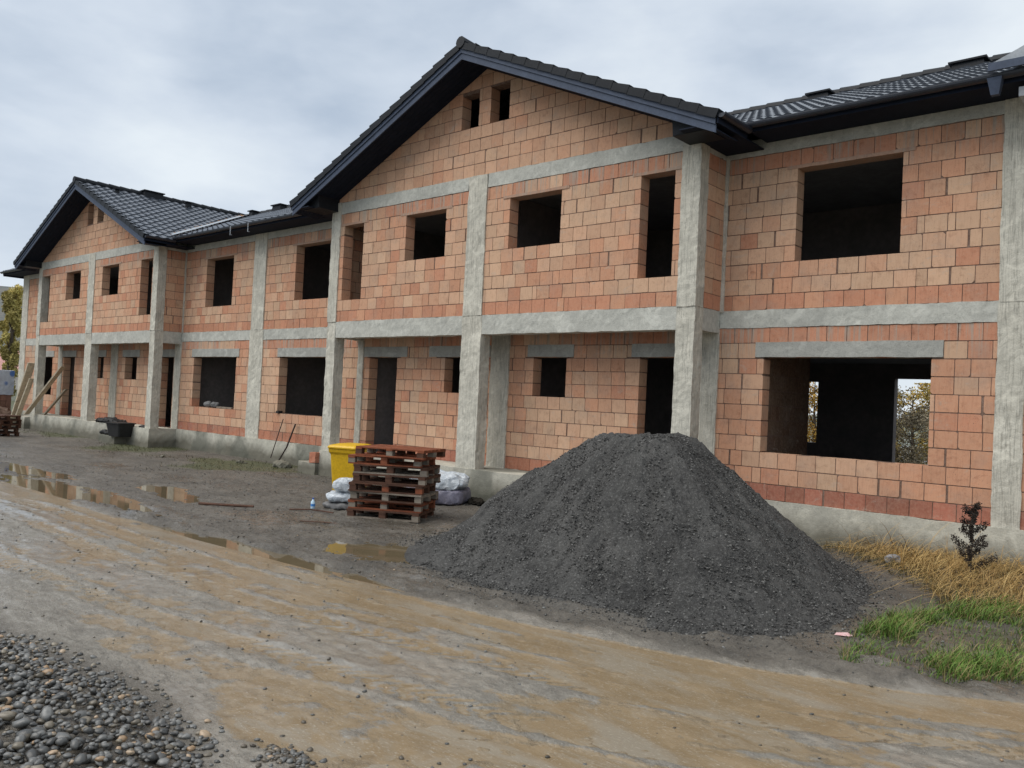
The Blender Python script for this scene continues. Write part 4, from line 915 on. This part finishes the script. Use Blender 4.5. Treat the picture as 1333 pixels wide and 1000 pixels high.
# pale rocks at the foot of the long plinth
for k,(x_,y_,s_,lb) in enumerate(((-11.6,.25,.34,'large flat pale rock lying at the plinth left of the concrete step'),(-12.9,-.1,.16,'small pale rock on dark soil below the left thin rod'),(-15.2,-1.1,.13,'small grey rock alone on the mud in front of the middle wall'))): lumpy('rock',(x_,y_,GZ-.03),k*1.2,s_*1.8,s_,s_*.5,M['plinth'],lb,'rock',seed=20+k,amp=.05,fold=6)
# metal rack inside the left porch door
rk=empty('metal_rack',(-11.0,3.3,-.012),.35); tag(rk,'dark metal rack with upright bars standing inside the porch doorway','rack'); gm=mat_simple('dull_metal',(.20,.21,.23),(.28,.29,.31),9,.45,.1,.5)
m=MB(); m.tube([(-.9,0,.55),(.9,0,.62)],.018,6); m.build('rail',gm,rk); m=MB(); m.tube([(-.9,0,.18),(.9,0,.22)],.018,6); m.build('rail',gm,rk)
for k in range(9): x_=-.9+k*.225; m=MB(); m.tube([(x_,0,0),(x_+.03,0,.6)],.012,6); m.build('bar',gm,rk)
# window sill bundles far left
for k,(x_,s_,lb) in enumerate(((-16.72,.15,'left grey bundle on the sill of the ground-floor window'),(-16.33,.15,'right grey bundle on the sill of the ground-floor window'))): lumpy('bundle',(x_,D+.10,.742),.3,s_*1.7,.2,s_*1.15,greyp,lb,'bundle',seed=30+k,amp=.03)
m=MB(); m.box(-16.15,-15.3,D+.05,D+.17,.743,.79); tag(m.build('board',W_grey),'short grey board lying on the ground-floor window sill','board')
# mortar tub and black sheets on the far porch
tb=empty('mortar_tub',(-19.75,-.28,-.32+.0),.1); tag(tb,'black plastic mortar tub perched on the step of the far porch','tub')
m=MB(); lofted(m,[(0,0,.62,.42,.0,.06),(0,0,.80,.55,.40,.07)]); m.build('body',blackp,tb)
m=MB(); lofted(m,[(0,0,.86,.61,.40,.08),(0,0,.86,.61,.43,.08)]); m.build('rim',blackp,tb)
lumpy('black_sheet',(-21.5,.18,0.),.1,1.5,.5,.15,blackp,'crumpled black sheet on the far porch floor left of the tub','sheet',seed=41,amp=.07)
lumpy('black_sheet',(-20.7,-.25,-.325),.0,.9,.3,.14,blackp,'folded black sheet on the low step under the tub','sheet',seed=43,amp=.04)
lumpy('black_scrap',(-18.95,.1,0.),.1,.4,.25,.06,blackp,'small black scrap on the porch floor beside the far corner column','scrap',seed=47,amp=.03)
# leaning planks
def plank(a,b,w_,t_,label,roll=0.):
    a=Vector(a);b=Vector(b);L_=(b-a).length; o=empty('plank',a); bpy.data.objects.remove(o)
    m=MB(); m.rough(-w_/2,w_/2,-t_/2,t_/2,0,L_,.15,.004); o=m.build('plank',W_plank); q=(b-a).to_track_quat('Z','Y'); o.rotation_mode='QUATERNION'; o.rotation_quaternion=q; o.location=a; return tag(o,label,'plank','planks leaning at the far corner column')
plank((-29.05,-.42,GZ+.0),(-28.32,-.06,1.95),.34,.045,'widest pale plank leaning outside the far left corner column')
plank((-28.75,-.30,-.12),(-28.25,-.05,1.35),.22,.04,'short plank just behind the widest leaning plank')
plank((-27.75,-.34,.0),(-26.75,.50,1.86),.30,.045,'long plank leaning diagonally through the far porch opening')
plank((-27.55,.22,.0),(-27.1,.78,1.0),.25,.04,'dark short plank inside the far porch against the wall')
# packs of building blocks wrapped in printed film
def mat_pack():
    n=NT('printed_film'); p=n.obj(); v=n.new('ShaderNodeTexVoronoi'); n.link(p,v.inputs['Vector']); v.inputs['Scale'].default_value=2.2
    c=n.mix(n.ramp(v.outputs['Distance'],[(.30,1.),(.40,0.)]),(.62,.66,.72),(.07,.20,.55)); c=n.mix(n.ramp(n.noise(p,6,4,.6),[(.4,0.),(.7,.4)]),c,(.3,.33,.4)); return n.out(c,.35,n.bump(n.noise(p,9,4,.6),.4,.02),.5)
pk=mat_pack(); bkm=mat_attr('stacked_blocks',.9,14,.4,.1)
for k,(x_,y_) in enumerate(((-34.3,.4),(-35.9,.9),(-37.6,1.4))):
    r=empty('block_pack',(x_,y_,GZ),.3); tag(r,['nearest','middle','farthest'][k]+' pack of blocks topped with blue printed white film beyond the house end','block pack','wrapped block packs')
    m=MB()
    for i in range(4):
        for jx in range(5):
            for jy in range(4):
                g=random.random(); m.box(-.62+jx*.25,-.62+jx*.25+.235,-.5+jy*.25,-.5+jy*.25+.235,.15+i*.25,.15+i*.25+.24,0,(.30+.12*g,.17+.05*g,.12+.04*g))
    m.build('blocks',bkm,r); m=MB(); m.rough(-.66,.66,-.54,.54,1.16,2.22,.15,.02); m.build('film',pk,r); m=MB(); m.box(-.62,.62,-.5,.5,0,.14); m.build('base',W_dark,r)
lumpy('soil_mound',(-31.5,-.8,GZ-.05),.2,3.6,1.5,.8,mat_simple('brown_rubble',(.09,.06,.045),(.16,.11,.085),6,.9,.8,.1),'low brown rubble mound between the far pallets and the block packs','rubble mound',seed=55,amp=.2,fold=2.)
# litter
m=MB(); z_=gz(3.92,-4.15)+.012; m.poly([(3.86,-4.20,z_),(3.98,-4.17,z_+.006),(3.99,-4.10,z_),(3.93,-4.07,z_+.012),(3.85,-4.12,z_+.004)],0); lp=mat_simple('pink_paper',(.62,.30,.30),(.75,.62,.60),30,.7,.1,.2); tag(m.build('paper_scrap',lp),'small pink and white paper scrap at the foot of the gravel heap','paper')
lumpy('stone',(3.18,-.28,gz(3.18,-.28)-.02),.6,.22,.12,.15,mat_simple('grey_stone',(.20,.21,.23),(.30,.31,.33),9,.8,.4,.2),'pale grey wedge-shaped stone between gravel heap and straw','stone',seed=61,amp=.04)
# pink-roofed house far away at the left edge
fh=empty('distant_house',(-118,30,-1.2),.5); tag(fh,'tiny distant house with pinkish roof behind the poplar','house')
m=MB(); m.box(-6,6,-4,4,0,3.6); m.build('wall',mat_simple('pale_plaster',(.4,.38,.35),(.5,.47,.43),.5,.9,.1,.1),fh)
m=MB(); m.poly([(-6.4,-4.4,3.4),(6.4,-4.4,3.4),(6.4,0,6.2),(-6.4,0,6.2)]); m.poly([(6.4,4.4,3.4),(-6.4,4.4,3.4),(-6.4,0,6.2),(6.4,0,6.2)]); m.poly([(6.4,-4.4,3.4),(6.4,4.4,3.4),(6.4,0,6.2)]); m.poly([(-6.4,-4.4,3.4),(-6.4,0,6.2),(-6.4,4.4,3.4)]); m.build('roof',mat_simple('pink_roof',(.42,.22,.20),(.5,.28,.25),1,.8,.1,.1),fh)

#ENDPROPS
# ------------------------------------------------------------------ world, light, camera
w=bpy.data.worlds.new('World'); sc.world=w; w.use_nodes=True; nt=w.node_tree; nn=nt.nodes; lk=nt.links; nn.clear()
SUN_AZ=math.radians(205); SUN_EL=math.radians(56)   # compass-like: direction the light comes from, see below
outn=nn.new('ShaderNodeOutputWorld'); b1=nn.new('ShaderNodeBackground'); b2=nn.new('ShaderNodeBackground'); mx=nn.new('ShaderNodeMixShader')
sky=nn.new('ShaderNodeTexSky'); sky.sky_type='NISHITA'; sky.sun_disc=False
SD=Vector((-.50,-.90,0)).normalized()*math.cos(SUN_EL)+Vector((0,0,math.sin(SUN_EL)))
sky.sun_elevation=SUN_EL; sky.sun_rotation=math.atan2(SD.x,SD.y)
lk.new(sky.outputs[0],b1.inputs[0]); b1.inputs[1].default_value=.08
tc=nn.new('ShaderNodeTexCoord'); mp=nn.new('ShaderNodeVectorMath'); mp.operation='MULTIPLY'; lk.new(tc.outputs['Generated'],mp.inputs[0]); mp.inputs[1].default_value=(1,1,2.4)
def wnoise(s,d,r,dist=0):
    q=nn.new('ShaderNodeTexNoise'); lk.new(mp.outputs[0],q.inputs['Vector']); q.inputs['Scale'].default_value=s; q.inputs['Detail'].default_value=d; q.inputs['Roughness'].default_value=r; q.inputs['Distortion'].default_value=dist; return q.outputs['Fac']
n1=wnoise(2.1,5,.5,.3); n2=wnoise(6.5,5,.55,.2)
ad=nn.new('ShaderNodeMath'); ad.operation='MULTIPLY_ADD'; lk.new(n2,ad.inputs[0]); ad.inputs[1].default_value=.35; lk.new(n1,ad.inputs[2])
dt=nn.new('ShaderNodeVectorMath'); dt.operation='DOT_PRODUCT'; lk.new(tc.outputs['Generated'],dt.inputs[0]); dt.inputs[1].default_value=(.75,.66,-.15)
ad2=nn.new('ShaderNodeMath'); ad2.operation='MULTIPLY_ADD'; lk.new(dt.outputs['Value'],ad2.inputs[0]); ad2.inputs[1].default_value=.20; lk.new(ad.outputs[0],ad2.inputs[2])
rp=nn.new('ShaderNodeValToRGB'); lk.new(ad2.outputs[0],rp.inputs[0]); e=rp.color_ramp.elements; e[0].position=.42; e[0].color=(.42,.50,.61,1); e[1].position=.82; e[1].color=(.76,.82,.87,1)
q=e.new(.62); q.color=(.60,.67,.76,1)
lk.new(rp.outputs[0],b2.inputs[0]); b2.inputs[1].default_value=1.15
mx.inputs[0].default_value=.9; lk.new(b1.outputs[0],mx.inputs[1]); lk.new(b2.outputs[0],mx.inputs[2]); lk.new(mx.outputs[0],outn.inputs[0])
sl=bpy.data.lights.new('sun','SUN'); sl.energy=2.9; sl.angle=math.radians(60); sl.color=(1,.95,.88); so_=bpy.data.objects.new('sun',sl); col.objects.link(so_)
so_.rotation_euler=SD.to_track_quat('Z','Y').to_euler(); so_.location=(0,-20,30)
cam=bpy.data.cameras.new('camera'); co=bpy.data.objects.new('camera',cam); col.objects.link(co); sc.camera=co
cam.sensor_width=36; cam.lens=1077.62/1333*36; cam.clip_end=6000; cam.clip_start=.05
r2=Vector((.74882209,.66111838,.04677558)); u2=Vector((-.02197493,-.04577083,.99871023)); fwd=Vector((-.66240665,.74888418,.01974618))
co.matrix_world=Matrix(((r2.x,u2.x,-fwd.x,6.5092995),(r2.y,u2.y,-fwd.y,-11.61821131),(r2.z,u2.z,-fwd.z,1.37428885),(0,0,0,1)))
sc.view_settings.view_transform='Standard'; sc.view_settings.look='None'; sc.view_settings.exposure=0; sc.view_settings.gamma=1
sc.render.engine='CYCLES'; sc.render.resolution_x=1024; sc.render.resolution_y=768
